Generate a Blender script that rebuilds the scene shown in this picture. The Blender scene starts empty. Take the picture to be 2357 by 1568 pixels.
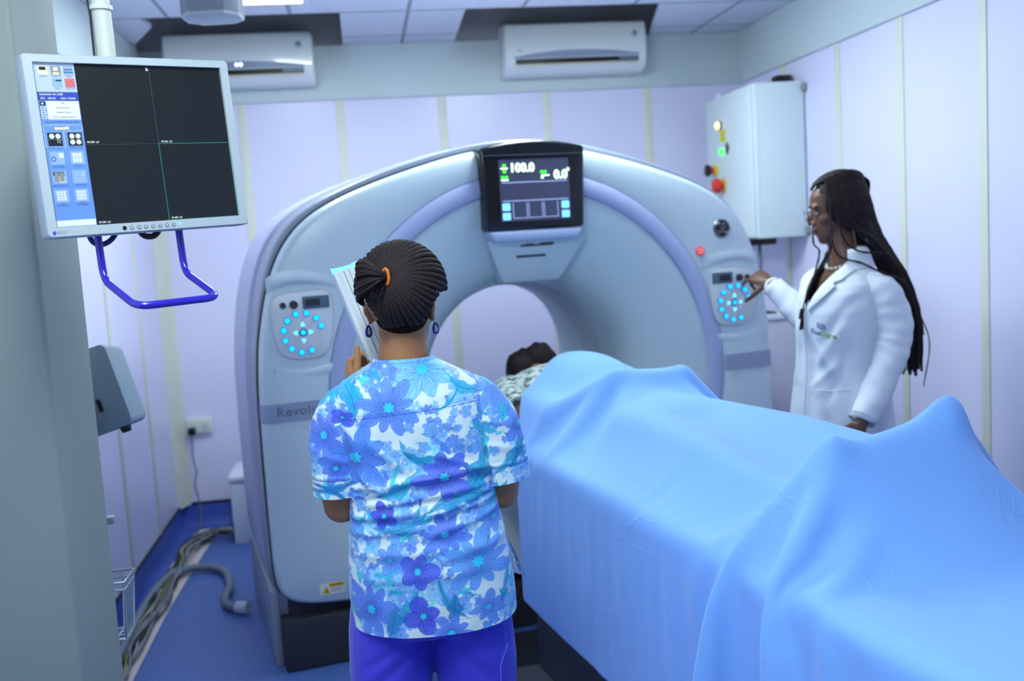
import bpy, bmesh, math, random
import numpy as np
from mathutils import Vector, Matrix

random.seed(7)
SC = bpy.context.scene
COL = SC.collection
PI = math.pi

# ------------------------------------------------------------------ camera, light, exposure
def camera():
    yaw, pitch, roll = math.radians(8.086), math.radians(6.053), math.radians(-3.486)
    f = Vector((math.sin(yaw), math.cos(yaw), 0)); r = Vector((math.cos(yaw), -math.sin(yaw), 0)); u = Vector((0, 0, 1))
    f2 = f*math.cos(pitch) - u*math.sin(pitch); u2 = u*math.cos(pitch) + f*math.sin(pitch)
    r3 = r*math.cos(roll) + u2*math.sin(roll); u3 = u2*math.cos(roll) - r*math.sin(roll)
    cd = bpy.data.cameras.new('camera'); co = bpy.data.objects.new('camera', cd); COL.objects.link(co)
    m = Matrix((r3, u3, -f2)).transposed().to_4x4(); m.translation = (0, 0, 1.6)
    co.matrix_world = m
    cd.sensor_width = 36; cd.lens = 2326.0/2357*36; cd.clip_start = 0.05
    cd.dof.use_dof = True; cd.dof.focus_distance = 2.28; cd.dof.aperture_fstop = 2.7
    SC.camera = co
camera()
w = bpy.data.worlds.new('world'); SC.world = w; w.use_nodes = True
w.node_tree.nodes['Background'].inputs[0].default_value = (0.80, 0.93, 1.0, 1)
w.node_tree.nodes['Background'].inputs[1].default_value = 0.18
SC.view_settings.view_transform = 'Standard'; SC.view_settings.look = 'None'
SC.view_settings.exposure = 0.16; SC.view_settings.gamma = 1.0
LIGHT_RGB = (0.87, 1.0, 0.99)
LIGHT_POWER = 31.0
LIGHTS = [(-0.33, 4.57, .31, "lit ceiling panel above the left air conditioner, its end at the top edge"),
          (0.85, 4.05, .62, "lit ceiling panel over the middle of the scanner"),
          (-0.15, 1.05, .62, "lit ceiling panel over the person in the floral top")]

# ------------------------------------------------------------------ helpers
def lin(c):
    out = []
    for v in c:
        v = v/255.0
        out.append(v/12.92 if v <= 0.04045 else ((v+0.055)/1.055)**2.4)
    return tuple(out)

MATS = {}
def mat(name, rgb, rough=0.5, metal=0.0, var=0.04, scale=8.0, bump=0.0, bscale=200.0, emit=0.0, spec=0.5, sheen=0.0, coat=0.0, stretch=(1,1,1)):
    if name in MATS: return MATS[name]
    m = bpy.data.materials.new(name); m.use_nodes = True
    nt = m.node_tree; N = nt.nodes; L = nt.links; b = N['Principled BSDF']
    b.inputs['Roughness'].default_value = rough; b.inputs['Metallic'].default_value = metal
    b.inputs['Specular IOR Level'].default_value = spec
    b.inputs['Sheen Weight'].default_value = sheen; b.inputs['Coat Weight'].default_value = coat
    c = lin(rgb)
    tc = N.new('ShaderNodeTexCoord'); mp = N.new('ShaderNodeMapping'); mp.inputs['Scale'].default_value = stretch
    L.new(tc.outputs['Object'], mp.inputs[0])
    nz = N.new('ShaderNodeTexNoise'); nz.inputs['Scale'].default_value = scale; nz.inputs['Detail'].default_value = 4
    L.new(mp.outputs[0], nz.inputs['Vector'])
    mx = N.new('ShaderNodeMix'); mx.data_type = 'RGBA'
    mx.inputs[6].default_value = (*[max(0, v*(1-var)) for v in c], 1); mx.inputs[7].default_value = (*[min(1, v*(1+var)) for v in c], 1)
    L.new(nz.outputs[0], mx.inputs[0]); L.new(mx.outputs[2], b.inputs['Base Color'])
    if emit:
        b.inputs['Emission Color'].default_value = (*c, 1); b.inputs['Emission Strength'].default_value = emit
    if bump:
        n2 = N.new('ShaderNodeTexNoise'); n2.inputs['Scale'].default_value = bscale; n2.inputs['Detail'].default_value = 3
        L.new(mp.outputs[0], n2.inputs['Vector'])
        bp = N.new('ShaderNodeBump'); bp.inputs['Strength'].default_value = bump; bp.inputs['Distance'].default_value = 0.01
        L.new(n2.outputs[0], bp.inputs['Height']); L.new(bp.outputs[0], b.inputs['Normal'])
    MATS[name] = m
    return m

class MB:
    """collects shapes; build() links them as ONE mesh object"""
    def __init__(s): s.V = []; s.F = []
    def add(s, V, F):
        o = len(s.V); s.V.extend([tuple(map(float, v)) for v in V]); s.F.extend([tuple(int(i)+o for i in f) for f in F]); return s
    def bm(s, bm):
        bm.verts.index_update(); s.add([v.co for v in bm.verts], [[v.index for v in f.verts] for f in bm.faces]); bm.free(); return s
    def box(s, x0, x1, y0, y1, z0, z1, bevel=0.0, seg=2, M=None):
        bm = bmesh.new(); bmesh.ops.create_cube(bm, size=1.0)
        for v in bm.verts:
            v.co = Vector(((x0+x1)/2+v.co.x*(x1-x0), (y0+y1)/2+v.co.y*(y1-y0), (z0+z1)/2+v.co.z*(z1-z0)))
        if bevel: bmesh.ops.bevel(bm, geom=bm.edges[:], offset=bevel, segments=seg, profile=0.5, affect='EDGES')
        if M is not None: bmesh.ops.transform(bm, matrix=M, verts=bm.verts)
        return s.bm(bm)
    def prism(s, poly, h0, h1, M=None, bevel=0.0, seg=2):
        """poly in local xy, extruded along local z from h0 to h1"""
        bm = bmesh.new(); n = len(poly)
        a = [bm.verts.new((p[0], p[1], h0)) for p in poly]; b = [bm.verts.new((p[0], p[1], h1)) for p in poly]
        bm.faces.new(a[::-1]); bm.faces.new(b)
        for i in range(n): bm.faces.new((a[i], a[(i+1) % n], b[(i+1) % n], b[i]))
        bmesh.ops.recalc_face_normals(bm, faces=bm.faces[:])
        if bevel:
            bm.edges.ensure_lookup_table()
            es = [e for e in bm.edges if e.calc_face_angle(0) > 0.5]
            bmesh.ops.bevel(bm, geom=es, offset=bevel, segments=seg, profile=0.5, affect='EDGES')
        if M is not None: bmesh.ops.transform(bm, matrix=M, verts=bm.verts)
        return s.bm(bm)
    def tube(s, pts, r, n=10, cap=True, closed=False, flat=None):
        P = [Vector(p) for p in pts]; m = len(P)
        R = [r]*m if isinstance(r, (int, float)) else list(r)
        T = []
        for i in range(m):
            if closed: t = P[(i+1) % m]-P[i-1]
            else: t = P[min(i+1, m-1)]-P[max(i-1, 0)]
            T.append(t.normalized() if t.length > 1e-9 else Vector((0, 0, 1)))
        ref = Vector((0, 0, 1)) if abs(T[0].z) < 0.9 else Vector((1, 0, 0))
        nr = (ref - T[0]*ref.dot(T[0])).normalized()
        V = []; F = []
        for i in range(m):
            nr = (nr - T[i]*nr.dot(T[i])); nr = nr.normalized() if nr.length > 1e-6 else T[i].orthogonal().normalized()
            bn = T[i].cross(nr)
            for k in range(n):
                a = 2*PI*k/n; V.append(P[i]+(nr*math.cos(a)+bn*math.sin(a)*(flat or 1.0))*R[i])
        for i in range(m if closed else m-1):
            for k in range(n):
                j = (i+1) % m; F.append((i*n+k, i*n+(k+1) % n, j*n+(k+1) % n, j*n+k))
        if cap and not closed:
            F.append(tuple(range(n))[::-1]); F.append(tuple((m-1)*n+k for k in range(n)))
        return s.add(V, F)
    def lathe(s, prof, M=None, n=32, cap=True):
        """prof: (radius, height) along local z"""
        V = []; F = []
        for (r, h) in prof:
            for k in range(n):
                a = 2*PI*k/n; v = Vector((r*math.cos(a), r*math.sin(a), h)); V.append(M @ v if M is not None else v)
        for i in range(len(prof)-1):
            for k in range(n): F.append((i*n+k, i*n+(k+1) % n, (i+1)*n+(k+1) % n, (i+1)*n+k))
        if cap:
            F.append(tuple(range(n))[::-1]); F.append(tuple((len(prof)-1)*n+k for k in range(n)))
        return s.add(V, F)
    def ell(s, c, r, M=None, nu=20, nv=12):
        V = []; F = []
        for i in range(nv+1):
            p = PI*i/nv
            for k in range(nu):
                a = 2*PI*k/nu
                v = Vector((math.sin(p)*math.cos(a)*r[0], math.sin(p)*math.sin(a)*r[1], math.cos(p)*r[2]))
                if M is not None: v = M @ v
                V.append(Vector(c)+v)
        for i in range(nv):
            for k in range(nu): F.append((i*nu+k, (i+1)*nu+k, (i+1)*nu+(k+1) % nu, i*nu+(k+1) % nu))
        return s.add(V, F)
    def loft(s, rings, cap=True):
        n = len(rings[0]); V = [p for rg in rings for p in rg]; F = []
        for i in range(len(rings)-1):
            for k in range(n): F.append((i*n+k, i*n+(k+1) % n, (i+1)*n+(k+1) % n, (i+1)*n+k))
        if cap:
            F.append(tuple(range(n))[::-1]); F.append(tuple((len(rings)-1)*n+k for k in range(n)))
        return s.add(V, F)
    def mesh(s, name, recalc=True, merge=1e-5):
        bm = bmesh.new()
        vs = [bm.verts.new(v) for v in s.V]
        for f in s.F:
            if len(set(f)) < 3: continue
            try: bm.faces.new([vs[i] for i in f])
            except ValueError: pass
        if merge: bmesh.ops.remove_doubles(bm, verts=bm.verts[:], dist=merge)
        if recalc: bmesh.ops.recalc_face_normals(bm, faces=bm.faces[:])
        me = bpy.data.meshes.new(name); bm.to_mesh(me); bm.free()
        return me
    def build(s, name, m, parent=None, angle=35, recalc=True, merge=1e-5):
        return link(name, s.mesh(name, recalc, merge), m, parent, angle)

def link(name, me, m, parent=None, angle=35):
    if m is not None and not me.materials: me.materials.append(m)
    if angle is not None:
        me.polygons.foreach_set('use_smooth', [True]*len(me.polygons))
        if angle < 180: me.set_sharp_from_angle(angle=math.radians(angle))
    o = bpy.data.objects.new(name, me); COL.objects.link(o)
    if parent is not None: o.parent = parent
    return o

def tag(o, label=None, cat=None, group=None, kind=None):
    if label: o['label'] = label
    if cat: o['category'] = cat
    if group: o['group'] = group
    if kind: o['kind'] = kind
    return o
def thing(name, label, cat, loc=(0, 0, 0), rotz=0.0, group=None):
    o = bpy.data.objects.new(name, None); COL.objects.link(o); o.empty_display_size = 0.05
    o.location = loc; o.rotation_euler = (0, 0, rotz)
    return tag(o, label, cat, group)
def struct(name, mb, m, parent=None, angle=35):
    o = mb.build(name, m, parent, angle)
    if parent is None: o['kind'] = 'structure'
    return o
def text_mesh(s, size, depth=0.0, bold=0.0, align='CENTER', space=1.0):
    cu = bpy.data.curves.new('lettering', 'FONT'); cu.body = s; cu.size = size; cu.extrude = depth; cu.offset = bold
    cu.align_x = align; cu.align_y = 'CENTER'; cu.space_character = space; cu.resolution_u = 3
    o = bpy.data.objects.new('lettering', cu); COL.objects.link(o)
    dg = bpy.context.evaluated_depsgraph_get()
    me = bpy.data.meshes.new_from_object(o.evaluated_get(dg))
    bpy.data.objects.remove(o); bpy.data.curves.remove(cu)
    return me
def text(name, s, size, m, M, parent=None, depth=0.0, bold=0.0, align='CENTER', space=1.0):
    me = text_mesh(s, size, depth, bold, align, space); me.transform(M)
    return link(name, me, m, parent, None)
def frame(origin, x, y):
    """matrix with local x, y along the given directions, z = x cross y"""
    x = Vector(x).normalized(); y = Vector(y); y = (y - x*y.dot(x)).normalized(); z = x.cross(y)
    m = Matrix((x, y, z)).transposed().to_4x4(); m.translation = Vector(origin); return m
def rrect(w, h, r, n=5, cx=0, cy=0):
    out = []
    for (sx, sy, a0) in ((1, 1, 0), (-1, 1, 90), (-1, -1, 180), (1, -1, 270)):
        for i in range(n+1):
            a = math.radians(a0+90*i/n)
            out.append((cx+sx*(w/2-r)+r*math.cos(a), cy+sy*(h/2-r)+r*math.sin(a)))
    return out
def remesh(mb, voxel, smooth=4, name='m', merge=0):
    """one continuous closed surface from overlapping closed shapes"""
    me = mb.mesh(name, True, merge)
    o = bpy.data.objects.new(name, me); COL.objects.link(o)
    a = o.modifiers.new('r', 'REMESH'); a.mode = 'VOXEL'; a.voxel_size = voxel; a.use_smooth_shade = True
    if smooth:
        b = o.modifiers.new('s', 'SMOOTH'); b.iterations = smooth; b.factor = 0.5
    dg = bpy.context.evaluated_depsgraph_get()
    out = bpy.data.meshes.new_from_object(o.evaluated_get(dg)); out.name = name
    bpy.data.objects.remove(o); bpy.data.meshes.remove(me)
    return out
def get_co(me):
    a = np.empty(len(me.vertices)*3, np.float32); me.vertices.foreach_get('co', a); return a.reshape(-1, 3).astype(float)
def set_co(me, a):
    me.vertices.foreach_set('co', np.asarray(a, np.float32).ravel()); me.update()
def set_col(me, col, name='Col'):
    at = me.attributes.get(name) or me.attributes.new(name, 'FLOAT_COLOR', 'POINT')
    c = np.ones((len(me.vertices), 4), np.float32); c[:, :3] = col; at.data.foreach_set('color', c.ravel())
def catmull(P, n):
    P = np.asarray(P, float); P = np.vstack([2*P[0]-P[1], P, 2*P[-1]-P[-2]]); out = []
    for i in range(1, len(P)-2):
        for t in np.linspace(0, 1, n, endpoint=False):
            a, b, c, d = P[i-1], P[i], P[i+1], P[i+2]
            out.append(0.5*((2*b)+(c-a)*t+(2*a-5*b+4*c-d)*t*t+(3*b-a-3*c+d)*t**3))
    out.append(P[-2]); return np.array(out)
def round_path(P, r, n=6):
    """polyline with its corners rounded"""
    P = [Vector(p) for p in P]; out = [P[0]]
    for i in range(1, len(P)-1):
        a, b, c = P[i-1], P[i], P[i+1]
        d1 = (a-b); d2 = (c-b); k = min(r, d1.length*0.45, d2.length*0.45)
        p0 = b+d1.normalized()*k; p2 = b+d2.normalized()*k
        for j in range(n+1):
            t = j/n; out.append(p0*(1-t)**2+b*2*t*(1-t)+p2*t*t)
    out.append(P[-1]); return out

# ------------------------------------------------------------------ the room
XL, XR, YB, YF, ZC = -1.15, 2.35, 6.0, -1.2, 2.725
ZB = 2.42                                  # underside of the grey band round the top of the walls
M_wall = mat('lavender_panel', (226, 226, 255), 0.30, var=0.02, scale=1.5, spec=0.4)
M_strip = mat('cream_strip', (222, 226, 212), 0.5, var=0.05)
M_band = mat('grey_band', (206, 220, 222), 0.55, var=0.03, scale=2)
M_col = mat('pier_paint', (142, 155, 150), 0.6, var=0.06, scale=3, bump=0.06, bscale=30)
M_black = mat('black_plastic', (14, 14, 18), 0.4)
M_white = mat('white_plastic', (222, 228, 232), 0.35, var=0.015)
M_dark = mat('recess_dark', (70, 74, 84), 0.8)

def floor_material():
    m = bpy.data.materials.new('speckled_blue_vinyl'); m.use_nodes = True; N = m.node_tree.nodes; L = m.node_tree.links
    b = N['Principled BSDF']; b.inputs['Roughness'].default_value = 0.45
    tc = N.new('ShaderNodeTexCoord')
    n1 = N.new('ShaderNodeTexNoise'); n1.inputs['Scale'].default_value = 160; n1.inputs['Detail'].default_value = 2
    n2 = N.new('ShaderNodeTexNoise'); n2.inputs['Scale'].default_value = 3; n2.inputs['Detail'].default_value = 5
    L.new(tc.outputs['Object'], n1.inputs['Vector']); L.new(tc.outputs['Object'], n2.inputs['Vector'])
    r = N.new('ShaderNodeValToRGB'); e = r.color_ramp.elements
    e[0].position = 0.35; e[0].color = (*lin((58, 88, 160)), 1); e[1].position = 0.65; e[1].color = (*lin((98, 134, 204)), 1)
    L.new(n1.outputs[0], r.inputs[0])
    mx = N.new('ShaderNodeMix'); mx.data_type = 'RGBA'; mx.blend_type = 'MULTIPLY'; mx.inputs[0].default_value = 0.35
    r2 = N.new('ShaderNodeValToRGB'); r2.color_ramp.elements[0].color = (0.6, 0.6, 0.62, 1)
    L.new(n2.outputs[0], r2.inputs[0]); L.new(r.outputs[0], mx.inputs[6]); L.new(r2.outputs[0], mx.inputs[7]); L.new(mx.outputs[2], b.inputs['Base Color'])
    return m
M_floor = floor_material()

def ceiling_material():
    """white mineral tiles on a 0.6 m grid of grey bars"""
    m = bpy.data.materials.new('ceiling_tile'); m.use_nodes = True; N = m.node_tree.nodes; L = m.node_tree.links
    b = N['Principled BSDF']; b.inputs['Roughness'].default_value = 0.8
    tc = N.new('ShaderNodeTexCoord'); sp = N.new('ShaderNodeSeparateXYZ'); L.new(tc.outputs['Object'], sp.inputs[0])
    masks = []
    for ax, off in ((0, 0.01), (1, -5.16+12)):
        a = N.new('ShaderNodeMath'); a.operation = 'ADD'; a.inputs[1].default_value = off+6; L.new(sp.outputs[ax], a.inputs[0])
        d = N.new('ShaderNodeMath'); d.operation = 'DIVIDE'; d.inputs[1].default_value = 0.575 if ax == 0 else 0.6; L.new(a.outputs[0], d.inputs[0])
        f = N.new('ShaderNodeMath'); f.operation = 'PINGPONG'; f.inputs[1].default_value = 0.5; L.new(d.outputs[0], f.inputs[0])
        c = N.new('ShaderNodeMath'); c.operation = 'LESS_THAN'; c.inputs[1].default_value = 0.018; L.new(f.outputs[0], c.inputs[0]); masks.append(c)
    mm = N.new('ShaderNodeMath'); mm.operation = 'MAXIMUM'; L.new(masks[0].outputs[0], mm.inputs[0]); L.new(masks[1].outputs[0], mm.inputs[1])
    nz = N.new('ShaderNodeTexNoise'); nz.inputs['Scale'].default_value = 60; nz.inputs['Detail'].default_value = 6; L.new(tc.outputs['Object'], nz.inputs['Vector'])
    r = N.new('ShaderNodeValToRGB'); r.color_ramp.elements[0].color = (*lin((205, 214, 232)), 1); r.color_ramp.elements[1].color = (*lin((226, 232, 246)), 1); L.new(nz.outputs[0], r.inputs[0])
    mx = N.new('ShaderNodeMix'); mx.data_type = 'RGBA'; L.new(mm.outputs[0], mx.inputs[0]); L.new(r.outputs[0], mx.inputs[6]); mx.inputs[7].default_value = (*lin((150, 158, 172)), 1)
    L.new(mx.outputs[2], b.inputs['Base Color'])
    return m
M_ceil = ceiling_material()

struct('floor', MB().box(XL-.1, XR+.1, YF, YB+.1, -0.06, 0.0), M_floor)
struct('wall_back', MB().box(XL-.1, XR+.1, YB, YB+.08, -0.06, 3.25), M_wall)
struct('wall_left', MB().box(XL-.08, XL, YF, YB, -0.06, 3.25), M_wall)
struct('wall_right', MB().box(XR, XR+.08, YF, YB, -0.06, 3.25), M_wall)
# ceiling with the two open cut-outs over the air conditioners
c = MB()
for poly in ([(XL, YF), (XR, YF), (XR, 5.16), (XL, 5.16)],
             [(XL, 5.16), (-0.97, 5.16), (-0.95, 5.36), (-1.125, 5.80), (XL, 5.80)],
             [(-0.02, 5.16), (0.60, 5.16), (0.62, YB), (-0.02, YB)],
             [(1.605, 5.16), (XR, 5.16), (XR, YB), (1.79, YB)]):
    c.prism(poly, ZC, ZC+0.02)
struct('ceiling', c, M_ceil)
struct('ceiling_void', MB().box(XL, XR, 4.6, YB, 3.2, 3.25), M_dark)
# grey band: back, left, right (a separate board on each wall)
struct('trim_1', MB().box(XL, XR, YB-.018, YB, ZB, ZC+.0, 0.004), M_band)
struct('trim_2', MB().box(XL, XL+.018, YF, YB-.018, ZB, ZC-.002, 0.004), M_band)
struct('trim_3', MB().box(XR-.018, XR, YF, YB-.018, ZB, ZC-.002, 0.004), M_band)
struct('wall_upper', MB().box(XL, XR, YB-.012, YB, ZC+.002, 3.2), mat('grey_upper', (158, 160, 164), 0.8))
k = 4
for x in (-0.615, -0.065, 0.525, 1.145, 1.76):
    struct('trim_%d' % k, MB().box(x-.023, x+.023, YB-.006, YB, 0.14, ZB, 0.002), M_strip); k += 1
for y in (2.38, 2.97, 3.565, 4.15, 4.73, 5.36):
    struct('trim_%d' % k, MB().box(XR-.006, XR, y-.025, y+.025, 0.14, ZB, 0.002), M_strip); k += 1
for y in (4.74, 5.37):
    struct('trim_%d' % k, MB().box(XL, XL+.006, y-.022, y+.022, 0.14, ZB, 0.002), M_strip); k += 1
struct('trim_%d' % k, MB().prism([(XL, 5.90), (XL+.012, 5.90), (XL+.05, YB-.012), (XL+.062, YB-.008), (XL+.062, YB), (XL, YB)], 0.14, ZB), M_strip)
# coved vinyl skirting with a black capping strip
M_skirt = mat('dark_blue_vinyl', (64, 94, 188), 0.45, var=0.08, scale=20)
def cove(p0, p1, inward):
    d = Vector(inward); prof = [(0.0, 0.142), (0.006, 0.142), (0.008, 0.07), (0.014, 0.035), (0.03, 0.012), (0.055, 0.002), (0.0, 0.0)]
    return MB().loft([[Vector(p)+d*a+Vector((0, 0, z)) for a, z in prof] for p in (p0, p1)])
struct('baseboard_left', cove((XL, YF, 0), (XL, YB, 0), (1, 0, 0)), M_skirt)
struct('baseboard_back', cove((XL, YB, 0), (XR, YB, 0), (0, -1, 0)), M_skirt)
struct('baseboard_right', cove((XR, YF, 0), (XR, YB, 0), (-1, 0, 0)), M_skirt)
t = MB().box(XL, XL+.010, YF, YB, 0.140, 0.152).box(XL, XR, YB-.010, YB, 0.140, 0.152).box(XR-.010, XR, YF, YB, 0.140, 0.152)
struct('trim_%d' % (k+1), t, M_black)
# the cut-away channel in the vinyl along the left wall: bare pale screed
struct('floor_channel', MB().prism([(-1.095, 2.2), (-0.97, 2.2), (-0.985, 4.5), (-0.972, 5.05), (-0.94, 5.80), (-0.80, 5.82), (-0.80, 5.93), (-1.06, 5.93), (-1.095, 5.3)], 0.0, 0.003),
       mat('bare_screed', (222, 214, 214), 0.9, var=0.15, scale=25))
# the pier that juts out from the left wall, next to the camera
struct('wall_pier', MB().box(XL, -0.70, 2.34, 2.68, 0, ZC, 0.012, 3), M_col)

# ------------------------------------------------------------------ ceiling lights
M_tube = mat('light_diffuser', (255, 255, 255), 0.5, var=0, emit=0)
def diffuser():
    m = bpy.data.materials.new('lit_diffuser'); m.use_nodes = True; N = m.node_tree.nodes; L = m.node_tree.links
    N.remove(N['Principled BSDF']); e = N.new('ShaderNodeEmission'); e.inputs[0].default_value = (*LIGHT_RGB, 1); e.inputs[1].default_value = LIGHT_POWER
    L.new(e.outputs[0], N['Material Output'].inputs[0]); return m
M_diff = diffuser()
def ceiling_light(x, y, h, label):
    r = thing('ceiling_light', label, 'ceiling light', (x, y, ZC), 0, 'ceiling light panels')
    f = MB()
    for (a, b, c2, d) in ((-.17, .17, -h, .025-h), (-.17, .17, h-.025, h), (-.17, -.145, .025-h, h-.025), (.145, .17, .025-h, h-.025)):
        f.box(a, b, c2, d, -0.018, 0.0)
    f.build('frame', M_white, r)
    MB().box(-.145, .145, .025-h, h-.025, -0.062 if h > .4 else -0.014, -0.004, .012 if h > .4 else .002, 2).build('diffuser', M_diff, r)
for x, y, h, lb in LIGHTS: ceiling_light(x, y, h, lb)

# ------------------------------------------------------------------ the CT scanner (local axes: x across, y into the scanner, z up; origin on the floor under the bore)
PSI = math.radians(11.0)
GC = Vector((0.5+0.165*math.cos(PSI), 3.9+0.165*math.sin(PSI), 0))
CT = thing('ct_scanner', 'large white ring-shaped CT scanner with a round bore, screen and blue-lit keypads', 'scanner', GC, PSI)
M_shell = mat('scanner_white', (198, 216, 226), 0.33, var=0.01, scale=3)
M_shell2 = mat('scanner_white_funnel', (192, 211, 222), 0.38, var=0.01, scale=3)
M_arc = mat('scanner_periwinkle', (170, 182, 222), 0.4, var=0.01)
M_side = mat('scanner_lilac_grey', (170, 176, 204), 0.4, var=0.02)
M_side2 = mat('scanner_mid_grey', (140, 150, 172), 0.4, var=0.02)
M_seam = mat('seam_grey', (120, 132, 150), 0.5)
M_char = mat('charcoal_base', (46, 48, 54), 0.5, var=0.1, scale=30, bump=0.05, bscale=300)
M_chrome = mat('chrome', (150, 150, 162), 0.38, metal=1.0, var=0.02)
ZI = 1.0
half = [(0, 1.974), (.20, 1.957), (.35, 1.925), (.54, 1.872), (.74, 1.802), (.87, 1.735), (.96, 1.655), (1.02, 1.545), (1.06, 1.40), (1.09, 1.2), (1.10, 1.0), (1.10, .6), (1.098, .33), (1.06, .275), (.98, .245), (.7, .225), (0, .22)]
outl = np.array(half+[(-a, z) for a, z in half[-2:0:-1]], float)
for _ in range(3):                                            # corner cutting
    nx = np.roll(outl, -1, 0); outl = np.stack([outl*.75+nx*.25, outl*.25+nx*.75], 1).reshape(-1, 2)
_th = np.arctan2(outl[:, 1]-ZI, outl[:, 0]); _r = np.hypot(outl[:, 0], outl[:, 1]-ZI); _o = np.argsort(_th); _th = _th[_o]; _r = _r[_o]
NA = 240
TH = np.linspace(-PI, PI, NA, endpoint=False)
RO = np.interp(TH, np.concatenate([_th-2*PI, _th, _th+2*PI]), np.tile(_r, 3))
RR = np.minimum(0.838, RO-0.048)                              # ring, clipped by the bottom of the cover
RF = RO-.012-.018*np.clip((RO*np.sin(TH)-.25)/.4, 0, 1)
def polar(layers, close=False):
    rings = []
    for rad, y in layers:
        rad = np.broadcast_to(rad, TH.shape)
        rings.append([(rad[i]*math.cos(TH[i]), y, ZI+rad[i]*math.sin(TH[i])) for i in range(NA)])
    return MB().loft(rings, cap=False)
polar([(RF-.008, .10), (RF-.001, .095), (RF, .06), (RF-.004, .028), (RF-.014, .008), (RF-.03, 0.0), ((RF+RR)/2, -0.004), (RR+.006, 0.0), (RR+.001, .003), (RR, .012)]).build('front_cover', M_shell, CT, 50, recalc=False)
RI = np.minimum(0.765, RR-.004)
polar([(RR, .012), (RR-.001, .002), (RR-.006, -.003), ((RR+RI)/2, -.006), (RI+.006, -.002), (RI+.001, .003), (RI, .014)]).build('ring_band', M_arc, CT, 50, recalc=False)
def cl(r): return np.minimum(r, RI-.0005)
polar([(RI, .012), (cl(.75), .012), (cl(.70), .022), (cl(.62), .045), (cl(.54), .075), (cl(.47), .11), (.445, .14), (.422, .18), (.408, .225), (.40, .28)]).build('bore_funnel', M_shell2, CT, 60, recalc=False)
polar([(.401, .275), (.388, .32), (.382, .38), (.38, .44)]).build('bore_ring', mat('bore_grey', (186, 196, 208), 0.4), CT, 60, recalc=False)
polar([(.382, .44), (.385, .60), (.41, .75), (.45, .9), (.50, 1.0)]).build('bore_liner', M_shell2, CT, 60, recalc=False)
polar([(RF-.02, .080), (RF+.007, .078), (RO-.008, .079), (RO-.003, .088), (RO-.004, .115), (RO-.006, .36), (RO-.012, .365)]).build('side_cover', M_side2, CT, 50, recalc=False)
polar([(RO-.012, .365), (RO+.008, .38), (RO+.012, .93), (RO-.03, .985), (RO-.08, 1.0), (.50, 1.0)]).build('rear_cover', M_side, CT, 50, recalc=False)
# black gap strip between the front and side covers
polar([(RF-.006, .072), (RF+.0065, .0735)]).build('gap_seal', mat('gap_dark', (44, 48, 58), 0.6), CT, 60, recalc=False)
# base
b = MB().box(-1.075, 1.075, .03, .12, 0, .205, .012).box(-1.04, 1.04, .07, .14, .19, .30, .01)
base = b.build('base', M_char, CT)
MB().box(-.545, -.541, .0285, .032, .01, .2).build('base_seam', M_black, base)
for sgn in (-1, 1): MB().box(sgn*1.085-.02, sgn*1.085+.012, .11, .97, 0, .30, .01).build('base_skirt', M_side2, CT)
# waist stripe, wrapped on the two lower front cheeks
def stripe(sgn):
    def R(z): return float(np.interp(math.atan2(z-ZI, sgn*1.1), TH, RO))*abs(math.cos(math.atan2(z-ZI, sgn*1.1)))
    m = MB(); rows = []
    for z in (.965, 1.032):
        e = R(z)-.012; xin = math.sqrt(max(.838**2-(z-ZI)**2, 0))+.004
        rows.append([(sgn*(e+.002), .07, z), (sgn*(e+.002), .03, z), (sgn*(e-.012), .004, z), (sgn*(e-.03), -.0075, z), (sgn*xin, -.0085, z)])
    V = rows[0]+rows[1]; m.add(V, [(i, i+1, i+6, i+5) for i in range(4)]); return m
s_left = stripe(-1).build('waist_stripe', mat('stripe_blue_grey', (150, 162, 192), 0.4, var=0.01), CT, 60)
stripe(1).build('waist_stripe', MATS['stripe_blue_grey'], CT, 60)
FRONT = lambda x, z, y=-0.006: frame((x, y, z), (1, 0, 0), (0, 0, 1))
def mshift(M, dy): M = M.copy(); M.translation.y += dy; return M
text('lettering', 'Revolution', .050, mat('letter_grey', (98, 108, 128), 0.5), FRONT(-1.035, 1.000, -.0095), s_left, align='LEFT', space=1.1)
# the warning sticker low on the left cheek
st = MB().prism(rrect(.092, .044, .002), 0, .0012, FRONT(-.885, .312, -.003)).build('warning_sticker', mat('sticker_white', (226, 228, 222), 0.5), CT)
MB().prism([(-.020, -.014), (.012, -.014), (-.004, .014)], .0013, .0018, FRONT(-.905, .310, -.003)).build('warning_triangle', mat('sticker_yellow', (232, 200, 30), 0.5), st)
MB().prism(rrect(.054, .014, .001), .0013, .0018, FRONT(-.868, .326, -.003)).build('caution_bar', MATS['sticker_yellow'], st)
text('caution_text', 'CAUTION', .0115, M_black, FRONT(-.868, .326, -.0052), st, bold=.0003)
t = MB()
for i in range(3): t.prism(rrect(.048-.008*(i % 2), .002, .0005), .0013, .0017, FRONT(-.868, .313-.006*i, -.003))
t.build('sticker_lines', M_seam, st)
t = MB().tube([(-.905, -.0052, .316), (-.905, -.0052, .306)], .0014, 6).tube([(-.912, -.0052, .302), (-.898, -.0052, .302)], .0012, 6)
t.build('warning_mark', M_black, st)

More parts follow.
